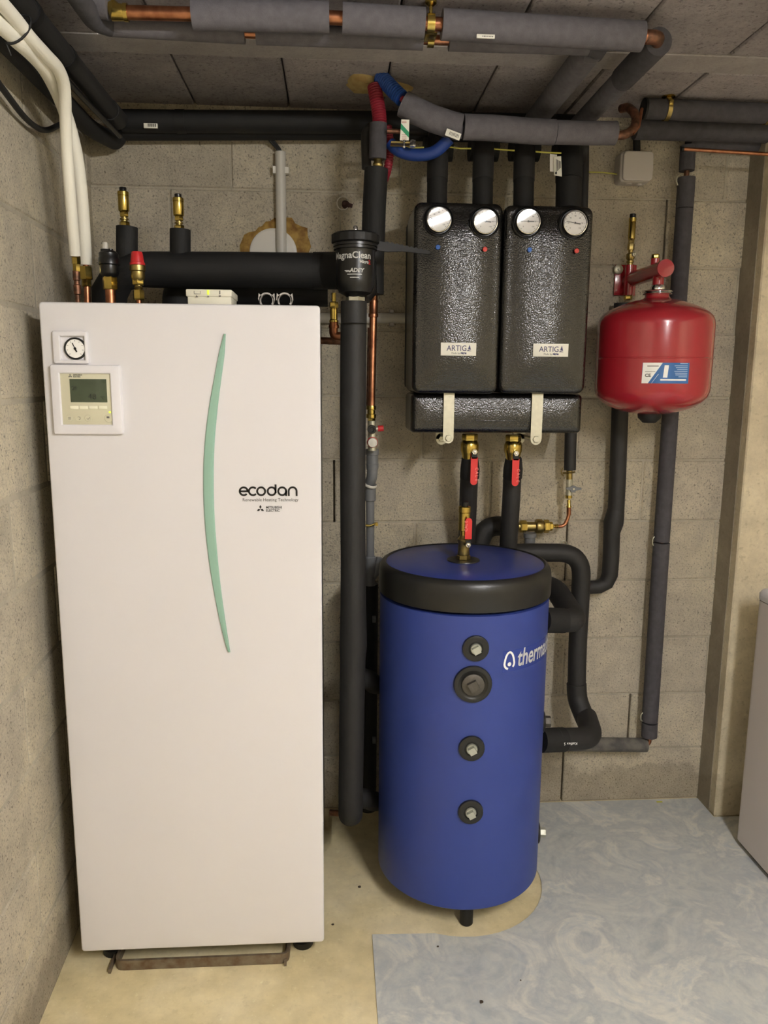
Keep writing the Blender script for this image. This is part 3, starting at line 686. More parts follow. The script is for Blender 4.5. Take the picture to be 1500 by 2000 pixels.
# ball valves below the manifold
def ballvalve(lbl, px, ytop, y1, lx, ly0, ly1, pth, Y):
    p = P(px, ytop, Y); b = Vector(p)
    t = T('ball_valve', lbl, 'valve', P(px, y1, Y), 'red levered valves under the manifold')
    zt = p.z; zb = P(px, y1, Y).z; H_ = zt-zb
    t.part('body', G().hexa((b.x, Y, zb+H_*.72), (0, 0, 1), .023, H_*.3, .4).lathe((b.x, Y, zb), (0, 0, 1), [(.019, -.01), (.021, 0), (.024, H_*.18), (.0265, H_*.3), (.0265, H_*.55), (.023, H_*.7), (.02, H_*.74)], 28), 'brass')
    pl = P(lx, ly0, Y-.035); pe = P(lx, ly1, Y-.035)
    lever(t, pl, (0, 0, -1), 0, pl.z-pe.z, S(13.5, pl))
    pn = P(lx, ly0-9, Y-.035); t.part('stem', G().tube([(b.x, Y, pn.z), (pn.x, pn.y+.0, pn.z)], .006, 12), 'brassd')
ballvalve('brass ball valve with red lever, left of the two under the manifold', 918, 848, 893, 926, 893, 947, None, 2.235)
ballvalve('brass ball valve with red lever, right of the two under the manifold', 1003, 850, 893, 1007, 896, 949, None, 2.235)
def pipe(name, lbl, mat, px, rpx, f=.05, cat='pipe', group=None, seg=20, label_part=None):
    """px: list of (x, y, Y) ; rpx radius in pixels at first point"""
    pts = [P(*q) for q in px]; r = S(rpx, pts[0])
    return solo(name, G().tube(pts, r, seg, f), mat, lbl, cat, group)
t = T('insulated_pipe', 'black insulated pipe below the left red levered valve', 'pipe', P(915, 1062, 2.32))
pts = [P(918, 889, 2.24), P(918, 905, 2.245), P(915, 960, 2.27), P(913, 1020, 2.31), P(911, 1075, 2.33), P(911, 1160, 2.34)]
t.part('insulation_sleeve', G().tube([P(918.5, 887, 2.237), P(918, 894, 2.238), P(918, 915, 2.242), P(917, 932, 2.25)], [.017, .024, .0285, .0285], 24), 'foamkk')
t.part('insulation_tube', G().tube([P(917, 920, 2.25)]+pts[2:], [.0265, .027, .0265, .0265, .0265], 24), 'foamk')
t = T('insulated_pipe', 'black insulated pipe below the right red levered valve running down behind the tank', 'pipe', P(994, 1062, 2.3))
t.part('insulation_sleeve', G().tube([P(1003, 888, 2.237), P(1003, 895, 2.238), P(1002, 915, 2.242), P(1001, 932, 2.25)], [.017, .024, .0285, .0285], 24), 'foamkk')
t.part('insulation_tube', G().tube([P(1001, 920, 2.25), P(998, 985, 2.26), P(994, 1040, 2.27), P(992, 1085, 2.28), P(992, 1150, 2.28)], .027, 24, .04), 'foamk')
pipe('insulated_pipe', 'black insulated pipe arch between the two valve pipes behind the tank', 'foamk', [(928, 1120, 2.36), (934, 1066, 2.36), (948, 1032, 2.36), (975, 1026, 2.36), (1000, 1030, 2.37)], 19, .04)
# loop right of the tank, top run then down the wall to the lower port
t = T('insulated_pipe', 'thick black pipe looping beside the blue tank down to its lower port', 'pipe', P(1120, 1440, 2.2))
t.part('insulation_tube', G().tube([P(985, 1081, 2.29), P(1040, 1079, 2.29), P(1137, 1080, 2.29), P(1133, 1180, 2.29), P(1128, 1260, 2.29), P(1126, 1345, 2.285), P(1129, 1375, 2.275)], S(18, P(1137, 1080, 2.29)), 24, .075, n=10), 'foamk')
t.part('lower_tube', G().tube([P(1126, 1335, 2.285), P(1127, 1365, 2.28), P(1142, 1402, 2.24), P(1151, 1420, 2.2)], S(19, P(1126, 1339, 2.29)), 24, .03), 'foamk')
t.part('elbow_sleeve', G().tube([P(1145, 1400, 2.24), P(1158, 1442, 2.13), P(1105, 1444, 2.09), P(1085, 1444, 2.075)], S(21.5, P(1154, 1443, 2.12)), 28, .05, n=10), 'foamk')
sl = t.part('port_sleeve', G().tube([P(1100, 1444.5, 2.085), P(1056, 1446, 2.06)], S(23.5, P(1075, 1444, 2.07)), 28), 'foamkk')
g = G(); o = P(1128, 1450, 2.045)
g.text('Kaiflex ST', .0115, (o.x, o.y, o.z), ux=(-1, 0, 0), uz=(0, 0, -1), depth=.0003)
t.part('printed_lettering', g, 'inkwhite')
t = T('insulated_pipe', 'short black pipe elbow entering the right side of the tank under its rim', 'pipe', P(1085, 1212, 2.1))
t.part('port_sleeve', G().tube([P(1060, 1211, 2.05), P(1100, 1212, 2.08)], S(24.5, P(1085, 1212, 2.07)), 28), 'foamkk')
t.part('elbow_sleeve', G().tube([P(1095, 1212, 2.075), P(1125, 1212, 2.09), P(1085, 1150, 2.28), P(1045, 1138, 2.32)], S(23, P(1100, 1212, 2.08)), 28, .045, n=10), 'foamk')
# vessel feed pipe
t = T('insulated_pipe', 'slim black insulated pipe dropping from behind the red vessel and turning left', 'pipe', P(1210, 1120, 2.36))
t.part('insulation_tube', G().tube([P(1216, 592, 2.376), P(1213, 700, 2.376), P(1211, 800, 2.375), P(1206, 940, 2.375), P(1203, 1000, 2.375)], S(16, P(1210, 900, 2.37)), 24, .02), 'foamk')
r_ = S(16, P(1200, 1010, 2.37))
t.part('lower_tube', G().tube([P(1203, 995, 2.375), P(1201, 1008, 2.375), P(1198, 1022, 2.375), P(1195, 1040, 2.375), P(1194, 1070, 2.375), P(1193, 1095, 2.375)]+[P(x, y, 2.375) for x, y in ((1191, 1122), (1184, 1138), (1170, 1146), (1150, 1147), (1120, 1148))], [r_, r_*1.12, r_*1.2, r_*1.0, r_, r_, r_, r_*.95, r_*.85, r_*.85, r_*.9], 24), 'foamk')
# right riser
t = T('insulated_pipe', 'tall dark grey insulated pipe rising on the wall right of the red vessel', 'pipe', P(1268, 1440, 2.36))
Yr = 2.368
t.part('insulation_tube', G().tube([P(1341, 347, Yr), P(1337, 407, Yr)], S(16.5, P(1340, 400, Yr)), 22), 'foamd')
t.part('insulation_tube', G().tube([P(1337, 408.5, Yr), P(1292, 1057, Yr)], S(15.8, P(1320, 700, Yr)), 22), 'foamd')
t.part('insulation_tube', G().tube([P(1292, 1060, Yr), P(1269, 1408, Yr)], S(15.5, P(1280, 1200, Yr)), 22), 'foamd')
t.part('collar_sleeve', G().tube([P(1269, 1411, Yr), P(1268, 1438, Yr)], S(15, P(1268, 1420, Yr)), 22), 'foamd')
t.part('split_sleeve', G().tube([P(1344, 285, Yr), P(1341, 334, Yr)], S(14.5, P(1340, 400, Yr)), 22), 'foamd')
t.part('core_pipe', G().tube([P(1342, 325, Yr), P(1269, 1415, Yr)], .008, 12), 'copperd')
t.part('copper_elbow', G().tube([P(1268, 1430, Yr), P(1268, 1453, Yr), P(1250, 1455, Yr)], .008, 14, .015), 'copper')
for x, y in ((1328, 352), (1280, 1057), (1257, 1400)):
    t.part('clamp', G().tube([P(x, y, Yr)+Vector((.010*math.cos(a*.5), 0, .016*math.sin(a*.5))) for a in range(1, 12)], .002, 8), 'steel')
solo('insulated_pipe', G().tube([P(1262, 1455, Yr), P(1170, 1454, Yr), P(1075, 1453, Yr)], S(13.5, P(1200, 1454, Yr)), 22), 'dust', 'dusty grey insulated pipe running low along the wall from the copper elbow', 'pipe')
# ================================================================== red expansion vessel
VX, VY = .913, 2.185; VR = .1585
def vz(py): return P(1280, py, VY).z
z0 = vz(808); z1 = vz(584); zs1 = vz(628); zs0 = vz(768); zm_ = P(1280, 698, VY-VR).z
t = T('expansion_vessel', 'round red expansion vessel with blue and white sticker hung on the wall', 'expansion vessel', (VX, VY, z0))
prof = [(.02, z0)]
for k in range(0, 9):
    a = PI/2*k/8; prof.append((VR*.86*math.sin(a)**.9+VR*.10*math.sin(a), z0+(zs0-z0-.006)*(1-math.cos(a))**1.0))
prof = [(.001, z0-.001), (.05, z0+.001), (.09, z0+.010), (.12, z0+.022), (.14, z0+.036), (.152, z0+.050), (.157, z0+.064), (VR, z0+.08), (VR, zm_-.002), (VR+.0012, zm_-.001), (VR+.0012, zm_+.001), (VR, zm_+.002), (VR, z1-.075), (.157, z1-.062), (.152, z1-.050), (.143, z1-.040), (.128, z1-.030), (.10, z1-.018), (.065, z1-.006), (.04, z1-.001), (.034, z1+.004), (.032, z1+.012)]
vs_ = t.part('shell', G().lathe((VX, VY, 0), (0, 0, 1), prof, 96), 'red')
t.part('flange', G().lathe((VX, VY, z1), (0, 0, 1), [(.03, .010), (.038, .011), (.040, .013), (.038, .015), (.034, .016), (.040, .018), (.041, .020), (.038, .0225), (.02, .0235)], 40), 'chrome')
t.part('valve_cap', G().lathe((VX, VY, z0), (0, 0, -1), [(.034, -.004), (.032, .012), (.022, .022), (.018, .026), (.001, .026)], 28), 'blackm', label='black valve cap')
thc = math.atan2(-VY, -VX)
def wv(px, py, d=0.0):
    dd = ray(px, py); ox, oy = CAM.x-VX, CAM.y-VY; a = dd.x**2+dd.y**2; b = 2*(ox*dd.x+oy*dd.y); c = ox*ox+oy*oy-(VR+d)**2
    return CAM+dd*((-b-math.sqrt(max(b*b-4*a*c, 0)))/(2*a))
p0 = wv(1254, 730); p1 = wv(1345, 730); t0 = math.atan2(p0.y-VY, p0.x-VX); t1 = math.atan2(p1.y-VY, p1.x-VX); zt2 = wv(1300, 708.5).z; zb2 = wv(1300, 749).z
def ws(u, v, d): a = t0+(t1-t0)*u; return Vector((VX+(VR+d)*math.cos(a), VY+(VR+d)*math.sin(a), zb2+(zt2-zb2)*v))
def patch(poly_u0, poly_u1, v0, v1, d, n=10):        # quad patch; u edges may differ top/bottom (pairs)
    V = []; F = []; m = 7
    for i in range(n+1):
        s = i/n; ub = poly_u0[0]+(poly_u1[0]-poly_u0[0])*s; ut = poly_u0[1]+(poly_u1[1]-poly_u0[1])*s
        for j in range(m): V.append(ws(ub+(ut-ub)*j/(m-1), v0+(v1-v0)*j/(m-1), d))
    for i in range(n):
        for j in range(m-1): F.append((i*m+j, (i+1)*m+j, (i+1)*m+j+1, i*m+j+1))
    return V, F
sk = t.part('sticker', G().add(*patch((0, 0), (1, 1), 0, 1, .0006, 16)), 'lblue', label='blue and white rating sticker')
g = G().add(*patch((0, .01), (.13, .41), 0, 1, .0010)); g.add(*patch((.38, .38), (.94, .94), .14, .22, .0010)); g.add(*patch((.43, .45), (.52, .54), .28, .88, .0010))
g.add(*patch((.20, .33), (.205, .34), .0, .45, .0010, 1))
t.part('sticker_white', g, 'inkwhite', sk)
g = G()
for v, u0_ in ((.97, .78), (.86, .66), (.77, .69), (.68, .72), (.59, .66), (.50, .68), (.42, .69), (.33, .76)): g.add(*patch((u0_, u0_), (.96, .96), v-.02, v+.015, .0010, 4))
t.part('sticker_text_lines', g, M('pale_blue_ink', (170, 195, 225), .5), sk)
g = G().add(*patch((.10, .10), (.33, .33), .82, .86, .0014, 3)).add(*patch((.06, .06), (.27, .27), .56, .58, .0014, 3))
g.text('CE', .011, (0, 0, 0), fn=lambda x, y, z: ws(.06+x/.105*1.0, .32+y/(zt2-zb2), .0014), bold=.0003)
t.part('sticker_print', g, 'inkgrey', sk)
# wall bracket arm that carries it
AX = .913; ez = P(1294, 523.6, 2.15).z
t = T('vessel_bracket', 'red steel wall arm carrying the red vessel, with round end cap', 'bracket', (AX, 2.3, ez))
e_ = P(1294, 524, 2.145); AX = e_.x; wz = e_.z
pl = P(1213, 575, 2.414)
arm0 = Vector((VX, 2.405, wz+.0)); arm1 = Vector((VX, 2.147, wz))
t.part('arm', G().tube([arm0, arm1], .0225, 28), 'red')
t.part('end_cap', G().lathe(arm1+Vector((0, .004, 0)), (0, -1, 0), [(.024, 0), (.0245, .004), (.0235, .012), (.001, .013)], 32), 'red')
t.part('drop_tube', G().tube([(VX, VY, wz), (VX, VY, z1+.035)], .0155, 24), 'red')
t.part('union', G().lathe((VX, VY, z1+.02), (0, 0, 1), [(.018, 0), (.019, .003), (.019, .012), (.016, .018)], 24), 'chrome')
t.part('top_boss', G().tube([(VX, VY+.03, wz), (VX, VY+.03, wz+.036)], .012, 18), 'red')
t.part('top_plug', G().hexa((VX, VY+.03, wz+.035), (0, 0, 1), .011, .013, .3), 'brass')
wpl = t.part('wall_plate', G().box((P(1200, 540, 2.413).x, 2.409, P(1202, 577, 2.41).z), (P(1243, 520, 2.413).x, 2.416, P(1210, 517, 2.41).z), .002), 'red')
for (x, y) in ((1208, 526),):
    p = P(x, y, 2.405); t.part('wall_screw', G().lathe(p+Vector((0, .003, 0)), (0, -1, 0), [(.0145, 0), (.0145, .004), (.012, .006), (.004, .0065), (.0035, .009), (.001, .009)], 28), 'steel', wpl)
px_ = P(1220, 530, 2.375).x
t.part('cross_boss', G().tube([(VX-.012, 2.375, P(1237, 518, 2.375).z), (VX-.012, 2.375, P(1222, 577, 2.375).z)], .0135, 18), 'red')
t.part('lower_nut', G().hexa((VX-.012, 2.375, P(1230, 586, 2.375).z), (0, 0, 1), .0125, .014, .2), 'brass')
VXb = VX-.012
# vent + small valve on the bracket
zb = P(1237, 519, 2.375).z
ptp = P(1248, 418, 2.375)
t = T('air_vent', 'brass air vent above the red bracket arm of the vessel', 'air vent', (VXb, 2.375, zb))
H_ = ptp.z-zb; b = Vector((VXb, 2.375, zb))
t.part('body', G().lathe(b, (0, 0, 1), [(.008, H_*.50), (.0105, H_*.52), (.0105, H_*.83), (.0098, H_*.84), (.0108, H_*.845), (.0108, H_*.92), (.006, H_*.925)], 24), 'brass')
t.part('cap', G().lathe(b, (0, 0, 1), [(.0095, H_*.915), (.0095, H_*.99), (.008, H_), (.002, H_)], 16), 'black')
t.part('valve_body', G().lathe(b, (0, 0, 1), [(.009, 0), (.009, H_*.05), (.011, H_*.06), (.011, H_*.09), (.008, H_*.1), (.0125, H_*.14), (.0125, H_*.22), (.007, H_*.25), (.0075, H_*.32)], 20).hexa(b+Vector((0, 0, H_*.30)), (0, 0, 1), .0105, H_*.13, .3).hexa(b+Vector((0, 0, H_*.44)), (0, 0, 1), .009, H_*.07), 'brassd')
t.part('screw', G().lathe(b+Vector((.002, 0, H_*.2)), (.3, -1, .1), [(.007, 0), (.007, .016), (.004, .018), (.001, .016)], 14), 'steel')
# ================================================================== magnetic filter and the thick pipe below it
MX, MY = P(694, 520, 1.97).x, 1.97
mz = lambda y: P(694, y, MY).z
t = T('magnetic_filter', 'black cylindrical magnetic water filter with white lettering between cabinet and pumps', 'water filter', (MX, MY, mz(580)))
g = G().lathe((MX, MY, 0), (0, 0, 1), [(.018, mz(583)), (.026, mz(578)), (.040, mz(572)), (.0465, mz(560)), (.0475, mz(548)), (.048, mz(500)), (.0485, mz(492)), (.050, mz(488))], 48)
fb = t.part('canister', g, 'black')
t.part('neck_ring', G().lathe((MX, MY, 0), (0, 0, 1), [(.05, mz(490)), (.0535, mz(489)), (.0535, mz(485.5)), (.050, mz(485)), (.050, mz(483.5)), (.0545, mz(483)), (.0545, mz(478)), (.050, mz(476))], 48), 'black')
V = []
ax = (0, 0, 1); prof = []; seg = 64
def knurl(z0_, z1_, r0, r1):
    V = []; F = []; n = 72
    rows_ = [(r0-.004, z0_), (r0, z0_+.002), (r1, z1_-.004), (r1-.006, z1_), (r1-.02, z1_+.003), (.001, z1_+.004)]
    for j, (r, z) in enumerate(rows_):
        for k in range(n):
            rr = r-(.0016 if (k % 4 == 0 and 1 <= j <= 3) else 0); a = 2*PI*k/n; V.append((MX+rr*math.cos(a), MY+rr*math.sin(a), z))
    for j in range(len(rows_)-1):
        for k in range(n): F.append((j*n+k, j*n+(k+1) % n, (j+1)*n+(k+1) % n, (j+1)*n+k))
    F.append(tuple(reversed(range(n)))); return G().add(V, F)
t.part('screw_cap', knurl(mz(476.5), mz(457), .0585, .0585), 'blackm')
t.part('bleed_nipple', G().lathe((MX, MY, mz(457)), (0, 0, 1), [(.010, .002), (.010, .007), (.006, .009), (.006, .016), (.004, .019)], 14), 'chrome')
def wm(x, y, z, x0, zz): a = math.atan2(-MY, -MX)+(x+x0)/.0485; return Vector((MX+(.0484+abs(z))*math.cos(a), MY+(.0484+abs(z))*math.sin(a), zz+y))
g = G().text('MagnaClean', .0215, (0, 0, 0), fn=lambda x, y, z: wm(x, y, z, -.063, mz(509.5)), bold=.0005)
t.part('name_lettering', g, 'inkwhite', fb)
t.part('model_lettering', G().text('Micro', .0105, (0, 0, 0), fn=lambda x, y, z: wm(x, y, z, .010, mz(519)), bold=.0004), 'inkwhite', fb)
t.part('model_numeral', G().text('2', .014, (0, 0, 0), fn=lambda x, y, z: wm(x, y, z, .034, mz(520)), bold=.0006), 'redpl', fb)
g = G().text('ADEY', .0135, (0, 0, 0), fn=lambda x, y, z: wm(x+y*.2, y, z, -.014, mz(536.5)), bold=.0006)
for z_, a_, b_ in ((mz(534), -.027, -.014), (mz(536), -.024, -.012), (mz(541), -.020, .016), (mz(547), -.013, .009)):
    g.add([wm(a_, 0, .0003, 0, z_), wm((a_+b_)/2, 0, .0003, 0, z_), wm(b_, 0, .0003, 0, z_), wm(b_, .0014, .0003, 0, z_), wm((a_+b_)/2, .0014, .0003, 0, z_), wm(a_, .0014, .0003, 0, z_)], [(0, 1, 4, 5), (1, 2, 3, 4)])
t.part('maker_lettering', g, 'inkwhite', fb)
t.part('union_nut', G().hexa((MX, MY, mz(591)), (0, 0, 1), .024, mz(580)-mz(591), .3), 'steel')
t.part('side_housing', G().tube([(MX+.012, MY+.045, mz(574)), (MX+.022, MY+.05, mz(560)), (MX+.022, MY+.05, mz(510)), (MX+.012, MY+.05, mz(470))], [.03, .036, .032, .026], 24), 'black')
# slotted key hung on the filter
t = T('filter_spanner', 'flat black notched spanner sticking out right of the filter cap', 'tool', P(790, 492, 2.03))
a, b = P(722, 478, 2.0), P(838, 494, 2.035)
d = (b-a); g = G(); L_ = d.length; u = d.normalized(); v = Vector((0, 0, 1)); n_ = Vector((0, -.007, 0))
pts = [a+v*.012, a-v*.012]; 
pts += [a+u*L_*.30-v*.012, a+u*L_*.55-v*.006, b-v*.004, b+u*.003, b+v*.004]
for k in range(9):
    s = 1-.085*k*.95-.03; h_ = .0035+.010*(1-s); pts += [a+u*L_*s+v*h_, a+u*L_*(s-.025)+v*(h_+.0025), a+u*L_*(s-.045)+v*(h_+.0025), a+u*L_*(s-.065)+v*h_]
t.part('handle', G().prism(pts, n_), 'blackm')
t = t_thick = T('insulated_pipe', 'thick dark grey vertical pipe between the white cabinet and the blue tank', 'pipe', P(689, 1600, 2.0))
t.part('insulation_sleeve', G().tube([P(691, 589, MY), P(691, 632, MY)], S(25.5, P(691, 610, MY)), 28), 'foamk')
wob = [(690.5, 633, 25.5), (690, 700, 25.8), (689, 850, 25.2), (689, 1000, 24.6), (690, 1100, 24.6), (690, 1180, 25), (690, 1240, 26.5), (690, 1262, 26.8), (689, 1290, 24.8), (687.5, 1380, 24.6), (686, 1480, 24.2), (685, 1540, 24), (685, 1575, 23.8)]
Yp = 1.985
pts = [P(x, y, Yp) for x, y, _ in wob]; rs = [S(r, p) for (_, _, r), p in zip(wob, pts)]
e = pts[-1]; pts += [e+Vector((0, .012, -.03)), e+Vector((0, .045, -.05)), e+Vector((0, .10, -.055))]; rs += [rs[-1]]*3
t.part('insulation_tube', G().tube(pts, rs, 28), 'foamk', label='scuffed grey insulation tube')
solo('insulated_pipe', G().tube([P(700, 1322, 2.08), P(722, 1327, 2.10), P(728, 1335, 2.12), P(735, 1338, 2.2)], S(19, P(710, 1325, 2.08)), 22, .02), 'foamk', 'upper short black branch pipe between the thick grey pipe and the tank', 'pipe', 'branch pipes left of the tank')
solo('insulated_pipe', G().tube([P(695, 1558, 2.06), P(718, 1560, 2.08), P(728, 1565, 2.12), P(734, 1565, 2.2)], S(19, P(710, 1562, 2.07)), 22, .02), 'foamk', 'lower short black branch pipe near the floor left of the tank', 'pipe', 'branch pipes left of the tank')
t = T('insulated_pipe', 'jet black upright pipe hidden between the thick grey pipe and the blue tank', 'pipe', P(722, 1600, 2.27))
t.part('insulation_tube', G().tube([P(722, 1140, 2.3), P(722, 1200, 2.3), P(719, 1540, 2.3), P(719, 1580, 2.3)], .026, 22), 'foamkk')
for y in (1209, 1445):
    p = P(730, y, 2.27); t.part('band', G().tube([p+Vector((-.004, -.002, 0)), p+Vector((.006, -.002, 0))], .011, 12), 'pvc')
t_thick.part('copper_stub', G().tube([P(644, 1587, 2.06), P(668, 1589, 2.05), P(684, 1589, 2.03)], .009, 14), 'copperd')
# ================================================================== things on top of the white cabinet
CT = 1.6
Ym = 2.10
t = T('insulated_pipe', 'very thick black pipe running level above the white cabinet to the filter', 'pipe', P(430, 560, Ym))
R_ = S(34, P(430, 528, Ym))
t.part('insulation_tube', G().tube([P(214, 612, Ym), P(214, 572, Ym), P(232, 540, Ym), P(262, 527, Ym), P(300, 527, Ym), P(470, 527.5, Ym), P(622, 529, Ym)], [R_*.95, R_, R_*.98, R_*.97, R_, R_, R_], 32, 0), 'foamkk')
t.part('end_sleeve', G().tube([P(612, 529, Ym), P(640, 529, Ym), P(668, 529, 2.06), P(690, 529, 2.02)], R_*1.04, 32, .02), 'foamkk')
t.part('stub_sleeve', G().tube([P(248, 520, Ym), P(248, 443.5, Ym)], S(20.5, P(248, 460, Ym)), 26), 'foamkk')
t.part('stub_sleeve', G().tube([P(352, 520, Ym), P(352, 448.5, Ym)], S(20, P(352, 460, Ym)), 26), 'foamkk')
vent('air_vent', 243.5, 366, 444, Ym, 'brass air vent with black cap on the left stub of the thick black pipe')
vent('air_vent', 350, 379, 450, Ym, 'brass air vent with black cap on the right stub of the thick black pipe')
t = T('insulated_pipe', 'black pipe curving up under the thick level pipe behind the cabinet', 'pipe', P(350, 600, 2.2))
t.part('insulation_tube', G().tube([P(350, 616, 2.22), P(350, 606, 2.22), P(352, 566, 2.22), P(420, 562, 2.22), P(640, 566, 2.22)], S(33, P(350, 600, 2.2)), 28, .09, n=10), 'foamkk')
# black automatic air vent on copper
Yt = 1.93
b = P(217, 596, Yt); zz = lambda y, Y=Yt: P(217, y, Y).z
t = T('float_vent', 'black plastic float air vent on a copper pipe at the left of the cabinet top', 'air vent', (b.x, Yt, CT))
t.part('copper_pipe', G().tube([(b.x, Yt, CT-.006), (b.x, Yt, zz(565))], S(9.8, b), 20), 'copper')
t.part('hex_nut', G().hexa((b.x, Yt, zz(566)), (0, 0, 1), S(14.2, b), zz(541)-zz(566), .45), 'brass')
xb = P(213.5, 520, Yt).x; r_ = lambda p: S(p, b)
t.part('body', G().lathe((xb, Yt, 0), (0, 0, 1), [(r_(12), zz(542)), (r_(16), zz(538)), (r_(17.5), zz(534)), (r_(17.5), zz(519)), (r_(20), zz(517)), (r_(20), zz(506)), (r_(18.5), zz(503)), (r_(18.5), zz(495)), (r_(14), zz(491)), (r_(10), zz(489))], 32), 'black')
t.part('valve_block', G().box((xb-r_(13), Yt-.012, zz(500)), (xb+r_(2), Yt+.012, zz(487)), .002).tube([(xb+r_(5), Yt-.006, zz(497)), (xb+r_(5), Yt-.006, zz(487))], .006, 10), 'black')
xg = P(205.5, 480, Yt).x; t.part('dust_cap', G().lathe((xg, Yt, zz(488)), (0, 0, 1), [(r_(5.4), 0), (r_(5.2), r_(11)), (r_(4.4), r_(13.5)), (.001, r_(14))], 16), 'conduit', label='grey dust cap')
# safety valve
b = P(272, 596, Yt); zz = lambda y: P(272, y, Yt).z; r_ = lambda p: S(p, b)
t = T('safety_valve', 'brass safety valve with red cap standing on the white cabinet', 'valve', (b.x, Yt, CT))
t.part('tail_pipe', G().tube([(b.x, Yt, CT-.004), (b.x, Yt, zz(584))], .006, 14), 'copper')
t.parts('hex_nut', [G().hexa((b.x, Yt, zz(586)), (0, 0, 1), r_(11), zz(567)-zz(586), .4), G().hexa((b.x, Yt, zz(557)), (0, 0, 1), r_(11.5), zz(545)-zz(557), .1)], 'brass')
t.part('body', G().lathe((b.x, Yt, 0), (0, 0, 1), [(r_(6), zz(568)), (r_(7), zz(565)), (r_(9), zz(562)), (r_(7), zz(559)), (r_(7), zz(556)), (r_(11), zz(547)), (r_(13), zz(543)), (r_(13), zz(531)), (r_(15), zz(529)), (r_(15), zz(519)), (r_(12), zz(517))], 28), 'brassd')
t.part('red_cap', G().lathe((b.x, Yt, 0), (0, 0, 1), [(r_(14.5), zz(518)), (r_(14.2), zz(513)), (r_(12.8), zz(512)), (r_(11), zz(496)), (r_(9.5), zz(492)), (.001, zz(491.5))], 14), 'redpl', label='red cap')
# refrigerant lines: two white sleeves that cross, come down from the ceiling corner
ties = []
t = T('refrigerant_line', 'thinner white insulated line ending left in a small brass nut on the cabinet', 'pipe', P(152, 595, 1.93))
pa = cat_interp([tuple(P(*q)) for q in [(-70, -75, 1.30), (21, 27, 1.50), (57, 72, 1.58), (90, 108, 1.66), (113, 134, 1.72), (125, 168, 1.77), (128, 225, 1.82), (131, 300, 1.86), (139, 403, 1.89), (147, 499, 1.92)]], 5)
t.part('insulation_sleeve', G().tube(pa, S(11.2, P(135, 300, 1.86)), 22), 'white_sleeve')
Yq = 1.925; b = P(150, 510, Yq)
t.part('flare_nut', G().hexa(P(149, 516, Yq), (0, 0, 1), .0105, .018, .5).hexa(P(150, 531, Yq), (0, 0, 1), .009, .018, .2).tube([P(149, 520, Yq), P(148, 498, Yq)], .006, 12), 'brass')
t.part('copper_pipe', G().lathe(P(153, 600, Yq), (0, 0, 1), [(.0055, 0), (.0055, .028), (.0085, .030), (.0085, .050), (.0065, .052), (.0065, .060), (.0085, .062), (.0085, .082), (.0055, .085), (.0055, .096)], 16), 'copperd')
t = T('refrigerant_line', 'thicker white insulated line ending right in a large brass nut on the cabinet', 'pipe', P(170, 595, 1.98))
pa = cat_interp([tuple(P(*q)) for q in [(-90, -25, 1.34), (8, 55, 1.52), (33, 79, 1.57), (60, 103, 1.64), (85, 131, 1.71), (103, 162, 1.79), (122, 205, 1.875), (140, 262, 1.915), (152, 320, 1.935), (161, 403, 1.95), (168, 517, 1.965)]], 5)
t.part('insulation_sleeve', G().tube(pa, S(12, P(160, 400, 1.95)), 22), 'white_sleeve')
Yq = 1.965
t.part('flare_nut', G().hexa(P(169, 546, Yq), (0, 0, 1), .0155, .030, .2).hexa(P(169, 560, Yq), (0, 0, 1), .0115, .018, .5), 'brass')
t.part('copper_pipe', G().tube([P(171, 600, Yq), P(170, 555, Yq), P(168, 514, Yq)], .0075, 16), 'copper')
cc_ = (P(24, 62, 1.60)+P(44, 44, 1.63))/2
c1, c2 = P(22, 70, 1.545), P(45, 44, 1.55)
dv = (c2-c1); n1 = Vector((.55, .45, -.6)).normalized(); axu = dv.normalized(); axv = axu.cross((P(57, 72, 1.58)-P(21, 27, 1.5)).normalized()).normalized()
path = []
for k in range(25):
    a = 2*PI*k/24; path.append((c1+c2)/2+axu*(dv.length/2+.0155)*math.cos(a)+axv*.0165*math.sin(a))
solo('cable_tie', G().tube(path, .0022, 8, cap=False).tube([path[12], path[12]+Vector((.004, .01, -.018))], .0015, 6), 'blackm', 'black cable tie bundling the two white insulated lines', 'cable tie')
# receiver box and pipe clips
p = P(364, 592, 1.80); q = P(453, 566, 1.80)
t = T('wireless_receiver', 'small cream receiver box with green light lying on the cabinet top', 'receiver', ((p.x+q.x)/2, 1.82, CT))
bb = t.part('case', G().box((p.x+.003, 1.80, CT), (q.x-.002, 1.90, q.z-.012), .002), 'cream')
t.part('lid', G().box((p.x, 1.797, q.z-.016), (q.x, 1.905, q.z), .0025), 'cream')
pw = lambda x, y: P(x, y, 1.7965)
a, b = pw(379, 566.5), pw(391.5, 574)
t.part('symbol', G().ribbon([(a.x, 1.7965, a.z-.002), (a.x, 1.7965, b.z), (b.x, 1.7965, b.z), (b.x, 1.7965, a.z-.002)], .0008, (0, -.0003, 0)).ribbon([pw(429.5, 567.5), pw(429.5, 575)], .0018, (0, -.0003, 0)).text('▲', .006, pw(381.5, 580.5), depth=.0003).prism([pw(404, 580.5), pw(409, 580.5), pw(406.5, 577)], (0, -.0003, 0)).prism([pw(382, 580.5), pw(387, 580.5), pw(384.5, 577)], (0, -.0003, 0)).prism([pw(427, 577), pw(432, 577), pw(429.5, 580.5)], (0, -.0003, 0)), 'inkgrey', bb)
a, b = pw(404.5, 565.5), pw(408.5, 575.5); t.part('indicator_light', G().box((a.x, 1.7955, b.z), (b.x, 1.7975, a.z-.001), .0003), 'led', bb)
